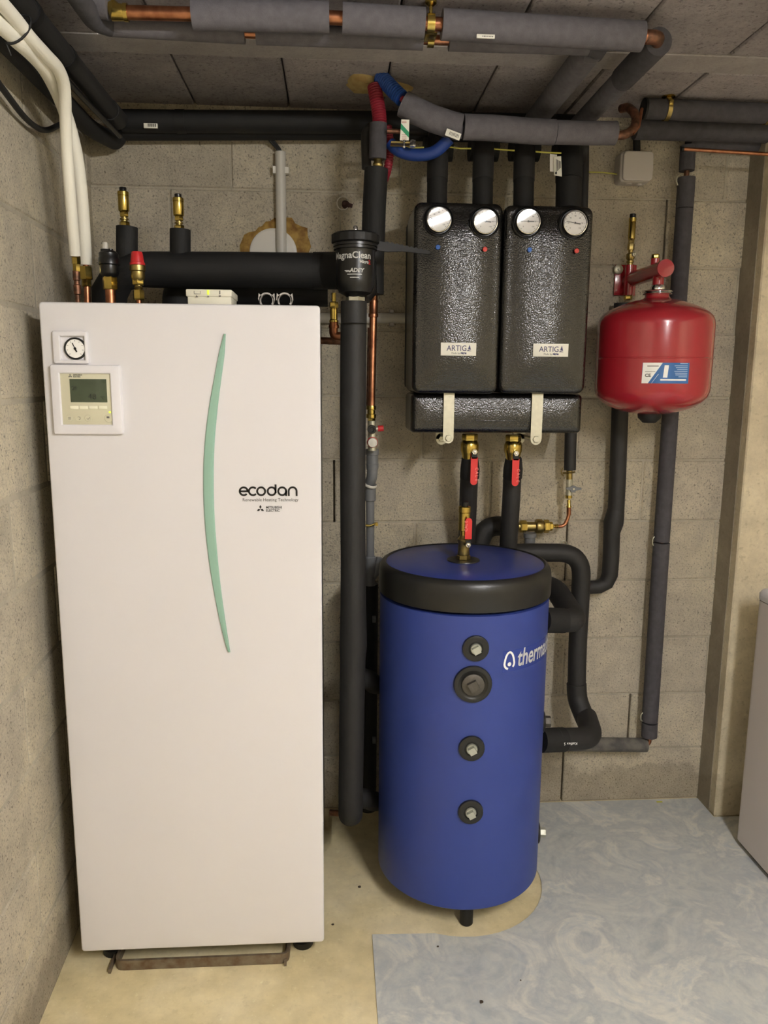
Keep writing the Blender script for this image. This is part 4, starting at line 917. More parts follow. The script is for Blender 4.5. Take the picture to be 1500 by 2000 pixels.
for i, xc in enumerate((520.5, 556)):
    c = P(xc, 586, 1.80); r = S(13, c)
    g = G()
    n = 22; pa = [c+Vector((r*math.cos(math.radians(60-300*0+a)), 0, r*math.sin(math.radians(60+a)))) for a in [k*(360-0)/n for k in range(n+1)]]
    for a_s in ((-38, 218),):
        pa = [c+Vector((r*math.cos(math.radians(a_s[0]+(a_s[1]-a_s[0])*k/n)), 0, r*math.sin(math.radians(a_s[0]+(a_s[1]-a_s[0])*k/n)))) for k in range(n+1)]
    g.ribbon(pa, .0034, (0, .018, 0))
    for s_ in (-1, 1): g.prism([c+Vector((s_*r*.92, 0, -r*.5)), c+Vector((s_*r*1.25, 0, r*.1)), c+Vector((s_*r*1.15, 0, r*1.0)), c+Vector((s_*r*.72, 0, r*.62)), c+Vector((s_*r*1.0, 0, r*.1))], (0, .018, 0))
    g.box((c.x-r*1.0, 1.80, CT-.0), (c.x+r*1.0, 1.818, c.z-r*.75), .001)
    solo('pipe_clip', g, 'jbox', ('left' if i == 0 else 'right')+' one of two grey plastic pipe clips on the cabinet top edge', 'pipe clip', 'pipe clips on the cabinet')
# ================================================================== back wall, left part
t = T('cable_conduit', 'pale grey plastic conduit standing upright on the back wall with cables at its top', 'conduit', P(549, 500, 2.40))
Yc = 2.402
t.part('tube', G().tube([P(551, 600, Yc), P(547.5, 297, Yc)], S(10.2, P(549, 400, Yc)), 22), 'conduit')
t.part('saddle_clip', G().box(P(534, 342, 2.416), P(541, 324, 2.395), .001).box(P(557, 342, 2.416), P(564, 326, 2.395), .001), 'disc')
for k, dx in enumerate((-3, 1, 4)):
    t.part('cable', G().tube([P(524+dx, 266, 2.38), P(534+dx, 280, 2.39), P(545+dx*.8, 292, Yc), P(547+dx*.8, 305, Yc)], .0032, 8, .01), 'blackm')
c = P(534, 494, 2.41)
solo('cover_disc', G().lathe(c+Vector((0, .004, 0)), (0, -1, 0), [(S(46, c), 0), (S(46, c), .006), (S(44, c), .008), (S(40, c), .0085), (.001, .0095)], 48), 'disc', 'round pale plastic cover disc on the back wall behind the conduit', 'cover plate')
rnd = random.Random(3); pts = []; c = P(538, 492, 2.418)
for k in range(40):
    a = 2*PI*k/40; r = S(1, c)*(62+6*math.sin(2*a+1)+3*math.sin(5*a)+rnd.uniform(-4, 4)+(10 if .6 < a < 1.3 else 0)); pts.append(c+Vector((r*math.cos(a), 0, r*math.sin(a))))
V = pts+[p+(c-p)*.12+Vector((0, -.008+rnd.uniform(-.002, .002), 0)) for p in pts]+[p+(c-p)*.45+Vector((0, -.007+rnd.uniform(-.003, .003), 0)) for p in pts]
n = 40; F = [(j*n+k, j*n+(k+1) % n, (j+1)*n+(k+1) % n, (j+1)*n+k) for j in range(2) for k in range(n)]+[tuple(range(2*n, 3*n)), tuple(reversed(range(n)))]
solo('foam_patch', G().add(V, F), 'foamy', 'ragged brown yellow foam patch on the back wall around the cover disc', 'foam')
c = P(670, 397, 2.40); r = S(12, c)
t = T('wall_hook', 'small white ring hook with brown plug on the back wall left of the filter pipe', 'hook', c)
t.part('ring', G().tube([c+Vector((r*math.cos(math.radians(a)), 0, r*math.sin(math.radians(a)))) for a in range(35, 330, 15)], .0016, 8), 'disc')
t.part('plug', G().lathe(c+Vector((.008, .018, 0)), (-.2, -1, 0), [(.012, 0), (.010, .012), (.005, .018)], 14).tube([c+Vector((.008, .012, 0)), c+Vector((.028, .014, -.004))], .006, 8), M('brown_plug', (70, 42, 40), .6))
# level conduit behind
t = T('cable_conduit', 'grey plastic conduit running level on the back wall behind the copper pipe', 'conduit', P(716, 622, 2.40))
t.part('tube', G().tube([P(560, 621, Yc), P(830, 621.5, Yc)], S(10, P(716, 622, Yc)), 22), 'conduit')
t.part('saddle_clip', G().box(P(760, 612, 2.416), P(769, 605, 2.392), .001).box(P(760, 637, 2.416), P(769, 630, 2.392), .001), 'jbox')
t = T('brass_fitting', 'brass and copper elbow fitting hanging right of the white cabinet top', 'fitting', P(652, 660, 2.1))
Yf = 2.14; g = G(); pz = lambda y: P(652, y, Yf).z; c = P(652, 600, Yf)
t.part('brass_tail', G().lathe((c.x, Yf, 0), (0, 0, 1), [(.009, pz(632)), (.0125, pz(629)), (.0125, pz(626)), (.010, pz(624)), (.010, pz(604)), (.0085, pz(603)), (.0085, pz(590)), (.006, pz(589)), (.006, pz(572))], 20).hexa((c.x, Yf, pz(602)), (0, 0, 1), .0125, .016, .2), 'brass')
t.part('copper_elbow', G().tube([(c.x, Yf, pz(630)), (c.x-.002, Yf, pz(657)), P(672, 657, Yf)], .012, 18, .018).lathe((c.x, Yf, pz(641)), (0, 0, 1), [(.0135, 0), (.0145, .004), (.0135, .008)], 20), 'copper')
t.part('lower_pipe', G().tube([P(600, 664, 2.2), P(672, 667, 2.2)], .010, 14), 'copperd')
# copper riser, safety group, grey drain
Yc2 = 2.20
t = T('copper_riser', 'upright copper pipe with soldered socket right of the thick grey pipe', 'pipe', P(728, 800, Yc2))
pz = lambda y: P(728, y, Yc2).z; cu = lambda y: P(730-(y-577)*.022, y, Yc2)
t.part('tube', G().tube([cu(560), cu(795)], S(7.4, cu(700)), 22), 'copper')
t.part('socket', G().tube([cu(586), cu(587), cu(612), cu(613.5)], [S(r, cu(600)) for r in (9.2, 8.4, 8.4, 9.4)], 22).tube([cu(613.5), cu(615), cu(619), cu(620)], [S(r, cu(600)) for r in (9.6, 9.8, 9.6, 8)], 22), 'copper')
t.part('second_tube', G().tube([P(722, 640, 2.24), P(719, 800, 2.24)], .006, 12), 'copperd')
t.part('brass_adapter', G().tube([cu(792), cu(794), cu(800), cu(801), cu(808), cu(809), cu(816), cu(817)], [S(r, cu(800)) for r in (8.5, 9, 9, 7.6, 7.6, 9.8, 9.8, 8)], 20).hexa(P(725.5, 826, Yc2), (0, 0, 1), .0115, .014, .2), 'brass')
t = T('safety_group', 'small safety group with black knob above a white knob on the copper pipe', 'valve', P(727, 850, Yc2))
kb = P(726.5, 839, Yc2-.03)
t.part('body', G().tube([P(726, 822, Yc2), P(727, 880, Yc2)], .012, 18).tube([P(727, 838, Yc2), P(745, 837, Yc2)], .007, 12), 'steel')
t.part('black_knob', G().lathe(kb+Vector((0, .02, 0)), (0, -1, 0), [(.011, 0), (.0125, .006), (.0125, .018), (.011, .022), (.007, .022), (.006, .017), (.001, .017)], 20), 'black')
t.part('red_cap', G().tube([P(738, 837, Yc2), P(749, 836.5, Yc2)], .0085, 16), 'redpl', label='small red side cap')
kw = P(728, 865, Yc2-.03)
t.part('red_collar', G().lathe(kw+Vector((0, .022, 0)), (0, -1, 0), [(.0155, 0), (.0155, .006), (.012, .008)], 24), 'redpl')
t.part('white_knob', G().lathe(kw+Vector((0, .016, 0)), (0, -1, 0), [(.0135, 0), (.0140, .008), (.0125, .013), (.001, .0145)], 24), 'disc', label='white round knob')
t = T('drain_pipe', 'grey plastic drain pipe with bends running down behind the thick grey pipe', 'pipe', P(722, 1130, 2.26))
Yd = 2.24; R0 = S(8.2, P(723, 1000, Yd))
t.part('funnel_socket', G().tube([P(727, 877, Yd), P(727, 888, Yd), P(727, 889, Yd), P(727, 905, Yd), P(727, 906, Yd), P(727, 917, Yd)], [R0*1.55, R0*1.55, R0*1.42, R0*1.42, R0*1.52, R0*1.38], 24), 'pvc')
t.part('offset_bend', G().tube([P(727, 912, Yd), P(727, 932, Yd), P(720, 948, Yd+.02), P(722, 965, Yd+.03)], R0*1.28, 24, .03), 'pvc')
t.part('rubber_ring', G().lathe(P(724, 944, Yd+.008), (-.25, .3, -1), [(R0*1.45, 0), (R0*1.6, .003), (R0*1.6, .006), (R0*1.45, .009)], 24, ring=True), 'disc')
t.parts('socket', [G().tube([P(723, 951, Yd+.02), P(723, 977, Yd+.02), P(723, 978.5, Yd+.02)], [R0*1.36, R0*1.36, R0*1.1], 24), G().tube([P(723, 1086, Yd+.02), P(723, 1088, Yd+.02), P(723, 1093, Yd+.02), P(723, 1095, Yd+.02), P(723, 1110, Yd+.02), P(723, 1143, Yd+.02)], [R0*1.2, R0*1.42, R0*1.42, R0*1.28, R0*1.28, R0*1.25], 24)], 'pvc')
t.part('tube', G().tube([P(723, 970, Yd+.02), P(723, 1090, Yd+.02)], R0, 22), 'pvc')
t.part('branch', G().tube([P(724, 1132, Yd+.02), P(733, 1122, Yd+.02), P(739, 1100, Yd+.03), P(742, 1089, Yd+.03)], R0*.9, 20, .02), 'pvc')
t.part('pipe_clamp', G().tube([P(714, 1026, Yd), P(723, 1027, Yd-.001), P(731, 1024, Yd), P(736, 1021, Yd+.02)], .0035, 8).lathe(P(735, 1023, Yd+.01), (0, -1, 0), [(.005, 0), (.005, .012)], 10), 'brass')
# brass fitting chain in front of the wall right of the right pump pipe
Yb_ = 2.345; zb_ = P(1045, 1028, Yb_).z; X_ = lambda x: P(x, 1028, Yb_).x
t = T('brass_backflow_valve', 'level brass backflow valve on the wall between the pump pipe and the copper bend', 'valve', (X_(1045), Yb_, zb_))
sA = S(1, P(1045, 1028, Yb_)); ax = (1, 0, 0)
g = G().hexa((X_(1015), Yb_, zb_), ax, 12*sA, X_(1028)-X_(1015), .5)
t.parts('hex_nut', [g, G().hexa((X_(1062), Yb_, zb_), ax, 13*sA, X_(1072)-X_(1062), .4), G().hexa((X_(1072), Yb_, zb_), ax, 9*sA, X_(1079)-X_(1072), .4)], 'brass')
t.part('body', G().lathe((X_(1012), Yb_, zb_), ax, [(8*sA, 0), (9*sA, 12*sA), (9.5*sA, 16*sA), (9*sA, 33*sA), (13.5*sA, 35*sA), (14.5*sA, 38*sA), (14.5*sA, 46*sA), (13*sA, 48*sA), (9*sA, 50*sA), (9*sA, 52*sA)], 28), 'brassd')
t.part('hose_tail', G().lathe((X_(1078), Yb_, zb_), ax, [(6*sA, 0), (3.2*sA, 3*sA), (3.2*sA, 5*sA), (4.4*sA, 6*sA), (3.2*sA, 8*sA), (4.4*sA, 10*sA), (3.2*sA, 13*sA)], 16), 'brass')
t.part('drain_cup', G().tube([P(1035, 1041, Yb_), P(1035, 1049, Yb_), P(1035, 1050, Yb_), P(1034, 1090, Yb_)], [S(12.5, P(1035, 1045, Yb_))]*2+[S(10.5, P(1035, 1045, Yb_))]*2, 22), 'pvc', label='grey plastic drain cup')
t = T('copper_pipe', 'thin copper bend rising from the brass backflow valve to a grey lever tap', 'pipe', P(1110, 1020, Yb_))
t.part('tube', G().tube([P(1084, 1028, Yb_), P(1102, 1028, Yb_), P(1111, 1008, Yb_), P(1111, 990, Yb_)], S(3.6, P(1110, 1000, Yb_)), 14, .025), 'copper')
t.part('ribbed_socket', G().tube([P(1111, 1006, Yb_), P(1111, 991, Yb_)], S(4.4, P(1110, 1000, Yb_)), 14), 'copper')
t = T('lever_tap', 'small tap with grey butterfly lever on the thin pipe below the manifold', 'valve', P(1111, 960, Yb_))
t.part('brass_tail', G().tube([P(1111, 991, Yb_), P(1111, 989, Yb_), P(1111, 987, Yb_), P(1111, 978, Yb_), P(1111, 976, Yb_)], [S(r, P(1111, 980, Yb_)) for r in (5, 5, 3.6, 3.6, 3)], 14).tube([P(1111, 973, Yb_), P(1111, 967, Yb_)], S(6.5, P(1111, 970, Yb_)), 14), 'brass')
t.part('body', G().tube([P(1111, 967, Yb_), P(1112, 948, Yb_), P(1112, 936, Yb_)], S(6.5, P(1111, 950, Yb_)), 16).hexa(P(1112, 946, Yb_), (0, 0, 1), .011, .014), 'steel')
lp = P(1120, 955, Yb_-.02)
t.part('lever', G().prism([lp+Vector((x*sA, 0, z*sA)) for x, z in ((-14, 2.5), (-6, 3), (-2, 6), (3, 6), (7, 3), (16, 2), (16, -1.5), (6, -3), (3, -7), (-4, -7), (-6, -2.5), (-14, -1))], (0, .006, 0)), 'pvc')
t.part('lever_screw', G().lathe(lp+Vector((.001, 0, 0)), (0, -1, 0), [(.0035, 0), (.003, .002)], 10), 'steel')
t.part('pipe_clamp', G().tube([P(1100, 924, Yb_+.01), P(1112, 924, Yb_-.014), P(1122, 922, Yb_+.01)], .003, 8, .01).tube([P(x_, y_, Yb_+.03) for x_, y_ in ((1101, 930), (1097, 926), (1096, 920), (1099, 914))], .0018, 6), 'brassd')
t.part('brass_union', G().tube([P(1112, 937, Yb_), P(1112, 919, Yb_)], S(6, P(1111, 950, Yb_)), 16), 'brassd')
solo('insulated_pipe', G().tube([P(1113, 918, Yb_), P(1115, 840, Yb_), P(1116, 790, Yb_)], S(11.5, P(1113, 880, Yb_)), 20), 'foamk', 'short slim insulated pipe hanging from the right end of the manifold', 'pipe')
solo('wire_loop', G().tube([P(x_, y_, 2.41) for x_, y_ in ((1097, 1062), (1098, 1057), (1103, 1056), (1107, 1060), (1106, 1063), (1112, 1064))], .002, 6), 'steel', 'tiny bent metal wall clip above the black pipe loop', 'clip')
# ================================================================== pipes along the ceiling
# against the back wall, left half
t = T('insulated_pipe', 'upper of two black pipes running level under the ceiling on the back wall', 'pipe', P(480, 258, 2.33))
Ya = 2.335; ra = S(20.5, P(480, 237, Ya))
t.part('insulation_tube', G().tube([P(238, 236, Ya), P(352, 237, Ya)], ra, 26), 'foamkk')
t.part('insulation_tube', G().tube([P(354, 237, Ya), P(760, 239, Ya), P(1140, 246, Ya)], ra, 26), 'foamkk')
t.part('tape_band', G().tube([P(344, 237, Ya), P(362, 237, Ya)], ra*1.04, 26), 'blackm')
p = P(281, 241, Ya-ra*.9); q = P(308, 251, Ya-ra*.9)
st = t.part('barcode_label', G().box((p.x, Ya-ra*1.02, q.z), (q.x, Ya-ra*.8, p.z), .0004), 'paper', label='small white barcode sticker')
g = G()
for k in range(9): x = p.x+(q.x-p.x)*(.28+.075*k); g.box((x, Ya-ra*1.026, q.z+.003), (x+.0012+.0008*(k % 2), Ya-ra*1.0, q.z+.011))
t.part('barcode', g, 'ink', st)
solo('insulated_pipe', G().tube([P(236, 254, 2.375), P(700, 253, 2.375), P(1150, 262, 2.375)], S(19, P(480, 250, 2.375)), 24), 'foamkk', 'lower of two black pipes under the ceiling on the back wall', 'pipe')
# along the left wall towards the camera
t = T('insulated_pipe', 'large black pipe in the corner of ceiling and left wall above the white lines', 'pipe', (-.575, 1.8, 2.11))
r1 = .0235; cz_ = 2.135
def lp_(Y, dz=0, dx=0): return Vector((-.582+dx-.0*(Y-1.6), Y, cz_+dz))
t.part('insulation_tube', G().tube([lp_(.6), lp_(1.66)], r1, 22), 'foamk'); t.part('insulation_tube', G().tube([lp_(1.665), lp_(1.87)], r1, 22), 'foamk')
t.part('insulation_tube', G().tube([lp_(1.875), lp_(2.22)], r1, 22), 'foamk')
t.part('elbow_sleeve', G().tube([lp_(2.21), lp_(2.29)], r1*1.12, 22), 'foamk')
t.parts('tape_band', [G().tube([lp_(1.655), lp_(1.675)], r1*1.12, 22), G().tube([lp_(1.862), lp_(1.885)], r1*1.08, 22)], 'blackm')
solo('insulated_pipe', G().tube([lp_(.6, -.06, -.04), lp_(2.2, -.05, -.05), lp_(2.375, -.035, -.03), P(238, 254, 2.375)], .022, 22, .05), 'foamkk', 'black pipe low in the left ceiling corner behind the white lines', 'pipe')
solo('electric_cable', G().tube([lp_(.6, -.034, -.012), lp_(1.7, -.036, -.012), lp_(2.0, -.040, -.006), lp_(2.29, -.042, .004)], .007, 12), 'black', 'glossy black cable just below the large corner pipe', 'cable')
solo('electric_cable', G().tube([Vector((-.625, .9, 2.12)), Vector((-.632, 1.3, 2.05)), Vector((-.645, 1.62, 2.012)), Vector((-.655, 1.82, 1.985)), Vector((-.662, 1.95, 2.0)), Vector((-.655, 2.05, 2.05)), Vector((-.64, 2.15, 2.09))], .0065, 10, .1), 'blackm', 'thin black cable sagging along the left wall behind the white lines', 'cable')
# copper heating lines with grey sleeves, front pair
def run(name, lbl, pts, Y, rpx, segs, mat, core=.011, loc=None):
    """core pipe along pts plus sleeves between photo x positions"""
    def at(x):
        for (xa, ya), (xb, yb) in zip(pts, pts[1:]):
            if xa <= x <= xb or (xb, yb) == pts[-1]: return P(x, ya+(yb-ya)*(x-xa)/(xb-xa), Y)
    t = T(name, lbl, 'pipe', at(segs[0][0])); r = S(rpx, at((pts[0][0]+pts[-1][0])/2))
    t.part('core_pipe', G().tube([at(x) for x, _ in pts], core, 16), 'copper')
    for a, b in segs: t.part('insulation_sleeve', G().tube([at(a), at((a+b)/2), at(b)], r, 26), mat)
    return t, at, r
t1, at1, r1_ = run('insulated_pipe', 'front grey sleeved copper pipe under the ceiling crossing the top of the picture', [(222, 24), (640, 34), (850, 47), (1278, 73)], 1.745, 27.5, [(376, 643), (669, 829), (863, 1254)], 'foamg', .0135)
t1.part('brass_elbow', G().tube([at1(216), at1(226), at1(242)], [.013, .018, .0155], 18).tube([at1(242), at1(250)], .017, 18), 'brass')
t1.part('left_sleeve', G().tube([at1(214), at1(190)+Vector((-.012, 0, .006)), at1(178)+Vector((-.02, -.1, .008)), at1(178)+Vector((-.02, -.9, .008))], r1_, 24, .05), 'foamg')
e = at1(1276)
ce_ = [at1(1262), e+Vector((.012, 0, 0)), e+Vector((.02, .05, 0)), e+Vector((.02, .10, 0))]
t1.part('end_elbow', G().tube(ce_, .0145, 16, .03), 'copperd')
t1.part('upper_sleeve', G().tube([e+Vector((.020, .018, 0)), e+Vector((.018, .22, -.002))], r1_*1.0, 26), 'foamd')
t1.part('lower_sleeve', G().tube([e+Vector((.018, .221, -.003)), e+Vector((.016, .63, -.006))], r1_*.9, 26), 'foamg')
p = P(931, 67, 1.745-r1_*.95); q = P(966, 76, 1.745-r1_*.95)
st = t1.part('barcode_label', G().box((p.x, 1.745-r1_*1.03, q.z), (q.x, 1.745-r1_*.9, p.z), .0004), 'paper', label='small white barcode sticker')
g = G()
for k in range(8): x = p.x+(q.x-p.x)*(.3+.08*k); g.box((x, 1.745-r1_*1.04, q.z+.002), (x+.001+.0007*(k % 2), 1.745-r1_*1.0, p.z-.003))
t1.part('barcode', g, 'ink', st)
t2, at2, r2_ = run('insulated_pipe', 'rear thinner grey sleeved copper pipe just behind the front one under the ceiling', [(215, 50), (500, 66), (850, 78), (1168, 88)], 1.815, 19, [(215, 478), (500, 826), (877, 1150)], 'foamg', .010)
t2.part('left_sleeve', G().tube([at2(216), at2(196)+Vector((0, -.04, 0)), at2(196)+Vector((-.01, -.9, 0))], r2_*1.0, 24, .05), 'foamd')
e = at2(1160)
t2.part('tape_band', G().tube([at2(1150), e+Vector((.012, .0, 0)), e+Vector((.015, .04, 0))], r2_*1.05, 24, .02), 'foamd')
t2.part('return_sleeve', G().tube([e+Vector((.0, .02, 0)), e+Vector((-.004, .56, -.006))], r2_*1.45, 26), 'foamg')
# brass double clamp
t = T('pipe_hanger', 'brass hanger clamp holding both sleeved copper pipes to the ceiling', 'hanger', at1(840)+Vector((0, 0, .03)))
c = at1(841)
t.part('ceiling_rose', G().lathe((c.x, c.y, CZ-.001), (0, 0, -1), [(.012, 0), (.012, .006), (.007, .010), (.004, .012), (.004, .03)], 18), 'brass')
def ringX(c, r, w_, th): return G().lathe(c+Vector((-w_/2, 0, 0)), (1, 0, 0), [(r, 0), (r+th, 0), (r+th, w_), (r, w_)], 26, ring=True)
t.part('pipe_ring', ringX(c, .015, .016, .004), 'brass'); t.part('pipe_ring', ringX(at2(841), .0115, .014, .004), 'brass')
t.part('link', G().box(c+Vector((-.008, .012, -.012)), at2(841)+Vector((.008, -.008, .008)), .002), 'brass')
# rear right pipes
def rearpipe(lbl, y0, y1, Y, rpx, x0, x1=1560, mat='foamd'):
    k = (y1-y0)/245
    return solo('insulated_pipe', G().tube([P(x0, y0+(x0-1255)*k, Y), P((x0+x1)/2, y0+((x0+x1)/2-1255)*k, Y), P(x1, y0+(x1-1255)*k, Y)], S(rpx, P(1380, y0, Y)), 24), mat, lbl, 'pipe')
rearpipe('uppermost of three dark pipes at the right ceiling edge, hung from two gold hangers', 212, 222, 2.235, 18.5, 1257)
rearpipe('middle of three dark pipes at the right ceiling edge, below the hung one', 251, 258, 2.335, 20.5, 1240)
rearpipe('lowest of three dark pipes at the right ceiling edge, above the thin copper pipe', 270, 283, 2.385, 17, 1345)
for i, (x, y) in enumerate(((1303, 190), (1487, 205))):
    p = PZ(x, y, CZ); yy = 2.235
    c = P(x-2, 214+i*7, 2.235)
    t = T('pipe_hanger', 'gold coloured ceiling hanger '+('nearer the junction box' if i == 0 else 'at the right edge of the ceiling pipe'), 'hanger', (c.x, 2.19, CZ-.01), 'gold ceiling hangers at the right')
    t.part('ceiling_rose', G().lathe((p.x, p.y-.01, CZ-.001), (0, 0, -1), [(.018, 0), (.018, .003), (.010, .006), (.009, .014), (.006, .017), (.001, .018)], 22), 'brass')
    t.part('rod', G().tube([(p.x, p.y-.01, CZ-.012), (p.x-.002, 2.235-.027, c.z+.012)], .0032, 10).hexa((p.x-.002, 2.235-.026, c.z+.004), (0, -.2, 1), .006, .012), 'brass')
    t.part('pipe_ring', ringX(Vector((p.x-.002, 2.235, c.z)), .0268, .012, .0022), 'brassd')
t = T('copper_pipe', 'thin bare copper pipe running level to the right edge below the dark pipes', 'pipe', P(1400, 297, 2.25))
t.part('tube', G().tube([P(1334, 291, 2.26), P(1560, 305, 2.26)], S(3.6, P(1400, 297, 2.26)), 14), 'copper')
t.part('crimped_end', G().tube([P(1331, 291, 2.26), P(1335, 291, 2.26)], S(4.2, P(1400, 297, 2.26)), 14), 'blackm')
# junction box
t = T('junction_box', 'square grey plastic junction box on the back wall under the ceiling pipes', 'junction box', P(1246, 354, 2.40))
a, b = P(1218.5, 294, 2.365), P(1274, 354, 2.365)
t.part('box', G().pillow(a.x-.006, b.x-.002, b.z-.002, a.z+.001, 2.37, 2.418, r=.012, edge=.006, bulge=0), 'jbox')
t.part('cover', G().pillow(a.x, b.x, b.z, a.z, 2.362, 2.375, r=.013, edge=.004, bulge=0), 'jbox')
for x, y in ((1229, 356), (1248, 358)):
    p = P(x, y-3, 2.392); t.part('cable_gland', G().lathe(p, (0, 0, -1), [(.015, -.004), (.015, .002), (.0115, .003), (.0115, .006), (.009, .007), (.008, .011), (.005, .012)], 20), 'jbox')
for x, y in ((1214, 318), (1214, 342)):
    p = P(x, y, 2.392); t.part('cable_gland', G().lathe(p, (-1, 0, 0), [(.015, -.01), (.014, 0), (.011, .003), (.005, .004)], 20), 'jbox')
t.part('top_conduit', G().tube([P(1244, 298, 2.395), P(1243, 262, 2.395)], S(7, P(1240, 280, 2.39)), 14), 'foamkk')
# yellow-green wires
solo('earth_wire', G().tube([P(1148, 336, 2.40), P(1180, 337, 2.40), P(1212, 341, 2.395)], .0022, 8), 'yellow', 'yellow green wire entering the left side of the junction box', 'wire')
t = T('earth_wire', 'yellow green wire strung across the pipes above the pump groups', 'wire', P(930, 290, 2.16))
for q in ([(762, 284), (772, 290), (790, 289), (828, 288)], [(878, 287), (900, 290), (920, 290)], [(965, 291), (1005, 294)], [(1046, 296), (1070, 298), (1096, 299)]):
    t.part('strand', G().tube([P(x, y, 2.17) for x, y in q], .0022, 8), 'yellow')
# risers from the pump groups up to the ceiling pipes
for i, (x, lbl) in enumerate(((853, 'first'), (942, 'second'), (1022, 'third'), (1110, 'fourth'))):
    t = T('insulated_pipe', lbl+' from the left of the four black risers above the pump groups', 'pipe', P(x, 390, 2.22), 'risers above the pump groups')
    rr = S(20 if i < 3 else 25, P(x, 360, 2.2))
    t.part('insulation_tube', G().tube([P(x, 410, 2.20), P(x+1, 352, 2.21)], rr, 24), 'foamkk')
    t.part('upper_sleeve', G().tube([P(x+1, 354, 2.21), P(x+2, 310, 2.225), P(x+3, 262, 2.28)], rr*1.04, 24, .03), 'foamk' if i < 3 else 'foamkk')
    t.part('tee_wrap', G().tube([P(x-26, 292, 2.27), P(x+30, 293, 2.27)], rr*1.1, 24), 'foamkk')
solo('insulated_pipe', G().tube([P(1139, 410, 2.33), P(1141, 338, 2.34), P(1142, 262, 2.36)], S(9, P(1141, 338, 2.34)), 18), 'foamk', 'slim black pipe at the right of the four risers', 'pipe')
# hanging tag on the riser
a, b = P(1080, 306, 2.165), P(1097, 346, 2.165)
t = T('hanging_tag', 'white paper tag with small print on the riser right above the pumps', 'tag', (a.x, 2.165, b.z))
pts = [P(1082, 306, 2.168), P(1096, 305, 2.160), P(1097.5, 345, 2.160), P(1082, 342, 2.168)]
t.part('rear_sheet', G().prism([P(1074, 301, 2.175), P(1088, 302, 2.172), P(1088, 336, 2.172), P(1074, 335, 2.175)], (0, .001, 0)), 'disc')
sh = t.part('sheet', G().prism(pts, (0, .001, 0)), 'paper')
g = G()
for k in range(5):
    x = 1086+k*2.0; g.prism([P(x, 311+k, 2.158), P(x+.9, 311+k, 2.158), P(x+1.2, 336-2*k, 2.158), P(x+.3, 336-2*k, 2.158)], (0, -.0003, 0))
g.box(P(1084, 340, 2.1585), P(1088, 336, 2.158)); t.part('print', g, 'ink', sh)
# ---- blue and red corrugated ducts through a foamed hole in the ceiling
c = PZ(738, 163, CZ)
rnd = random.Random(11); n = 30; pts = []
for k in range(n):
    a = 2*PI*k/n; r = .072*(1+.28*math.sin(2*a+.6)+.16*math.sin(5*a))+rnd.uniform(-.004, .004); pts.append(c+Vector((r*math.cos(a), r*.85*math.sin(a)+.0, -.001)))
V = pts+[p+(c-p)*.15+Vector((0, 0, -.014+rnd.uniform(-.004, .004))) for p in pts]+[p+(c-p)*.55+Vector((0, 0, -.020+rnd.uniform(-.005, .005))) for p in pts]
F = [(j*n+k, j*n+(k+1) % n, (j+1)*n+(k+1) % n, (j+1)*n+k) for j in range(2) for k in range(n)]+[tuple(range(2*n, 3*n)), tuple(reversed(range(n)))]
solo('foam_plug', G().add(V, F), 'foamp', 'lump of pale expanding foam on the ceiling around the red and blue ducts', 'foam')
def resample(pts, step):
    out = [Vector(pts[0])]; acc = 0
    for a, b in zip(pts, pts[1:]):
        a = Vector(a); b = Vector(b); l = (b-a).length; d = step-acc
        while d <= l: out.append(a+(b-a)*(d/l)); d += step
        acc = (acc+l) % step if l else acc
        acc = l-(d-step)
    return out
def corr(pts, r, step=.0022, amp=.09):
    pp = resample(cat_interp([tuple(p) for p in pts], 8), step); return G().tube(pp, [r*(1+amp*(1 if (i//1) % 3 else -1)) for i in range(len(pp))], 20)
t = T('corrugated_duct', 'blue corrugated duct coming out of the foam in the ceiling', 'duct', PZ(745, 155, CZ))
A = PZ(742, 158, CZ-.005); A = Vector((A.x, A.y-.01, A.z))
pe = P(786, 193, 2.12)
t.part('duct', corr([P(742, 150, 2.16), P(755, 162, 2.145), P(770, 178, 2.13), pe], S(14, pe)), 'bluec')
t.part('inner_pipe', G().tube([P(780, 187, 2.12), P(795, 204, 2.11)], S(6, pe), 14), 'redc')
t = T('corrugated_duct', 'thick red corrugated duct dropping from the foam in the ceiling', 'duct', P(738, 245, 2.12))
t.part('duct', corr([P(731, 168, 2.16), P(735, 190, 2.15), P(740, 220, 2.145), P(742, 248, 2.14)], S(13, P(738, 240, 2.14))), 'redc')
solo('corrugated_duct', corr([P(757, 246, 2.2), P(760, 270, 2.2), P(761, 300, 2.2), P(757, 330, 2.21), P(750, 352, 2.25)], S(8, P(760, 300, 2.2)), amp=.06), 'redc', 'thin red corrugated duct behind the dark sleeve', 'duct')
t = T('insulated_pipe', 'dark upright sleeved pipe under the red duct, rising behind the magnetic filter', 'pipe', P(730, 480, 2.15))
t.part('upper_sleeve', G().tube([P(739, 241, 2.135), P(737.5, 311, 2.14)], S(17, P(738, 270, 2.135)), 24), 'foamd')
t.part('brass_joint', G().lathe(P(738, 334, 2.14), (0, 0, 1), [(.011, 0), (.013, .004), (.011, .008), (.0135, .012), (.0135, .018), (.011, .022), (.012, .034)], 20), 'brassd')
t.part('lower_sleeve', G().tube([P(735, 330, 2.15), P(731, 400, 2.15), P(727, 520, 2.15), P(727, 575, 2.15)], S(23, P(730, 400, 2.15)), 26), 'foamkk')
t.part('side_bend', G().tube([P(716, 330, 2.2), P(714, 262, 2.2), P(722, 248, 2.2), P(735, 247, 2.2)], S(9.5, P(716, 300, 2.2)), 18, .02), 'foamk')
t = T('insulated_pipe', 'bulky grey sleeved pipe swooping from the blue duct to a copper bend', 'pipe', P(1000, 270, 2.12))
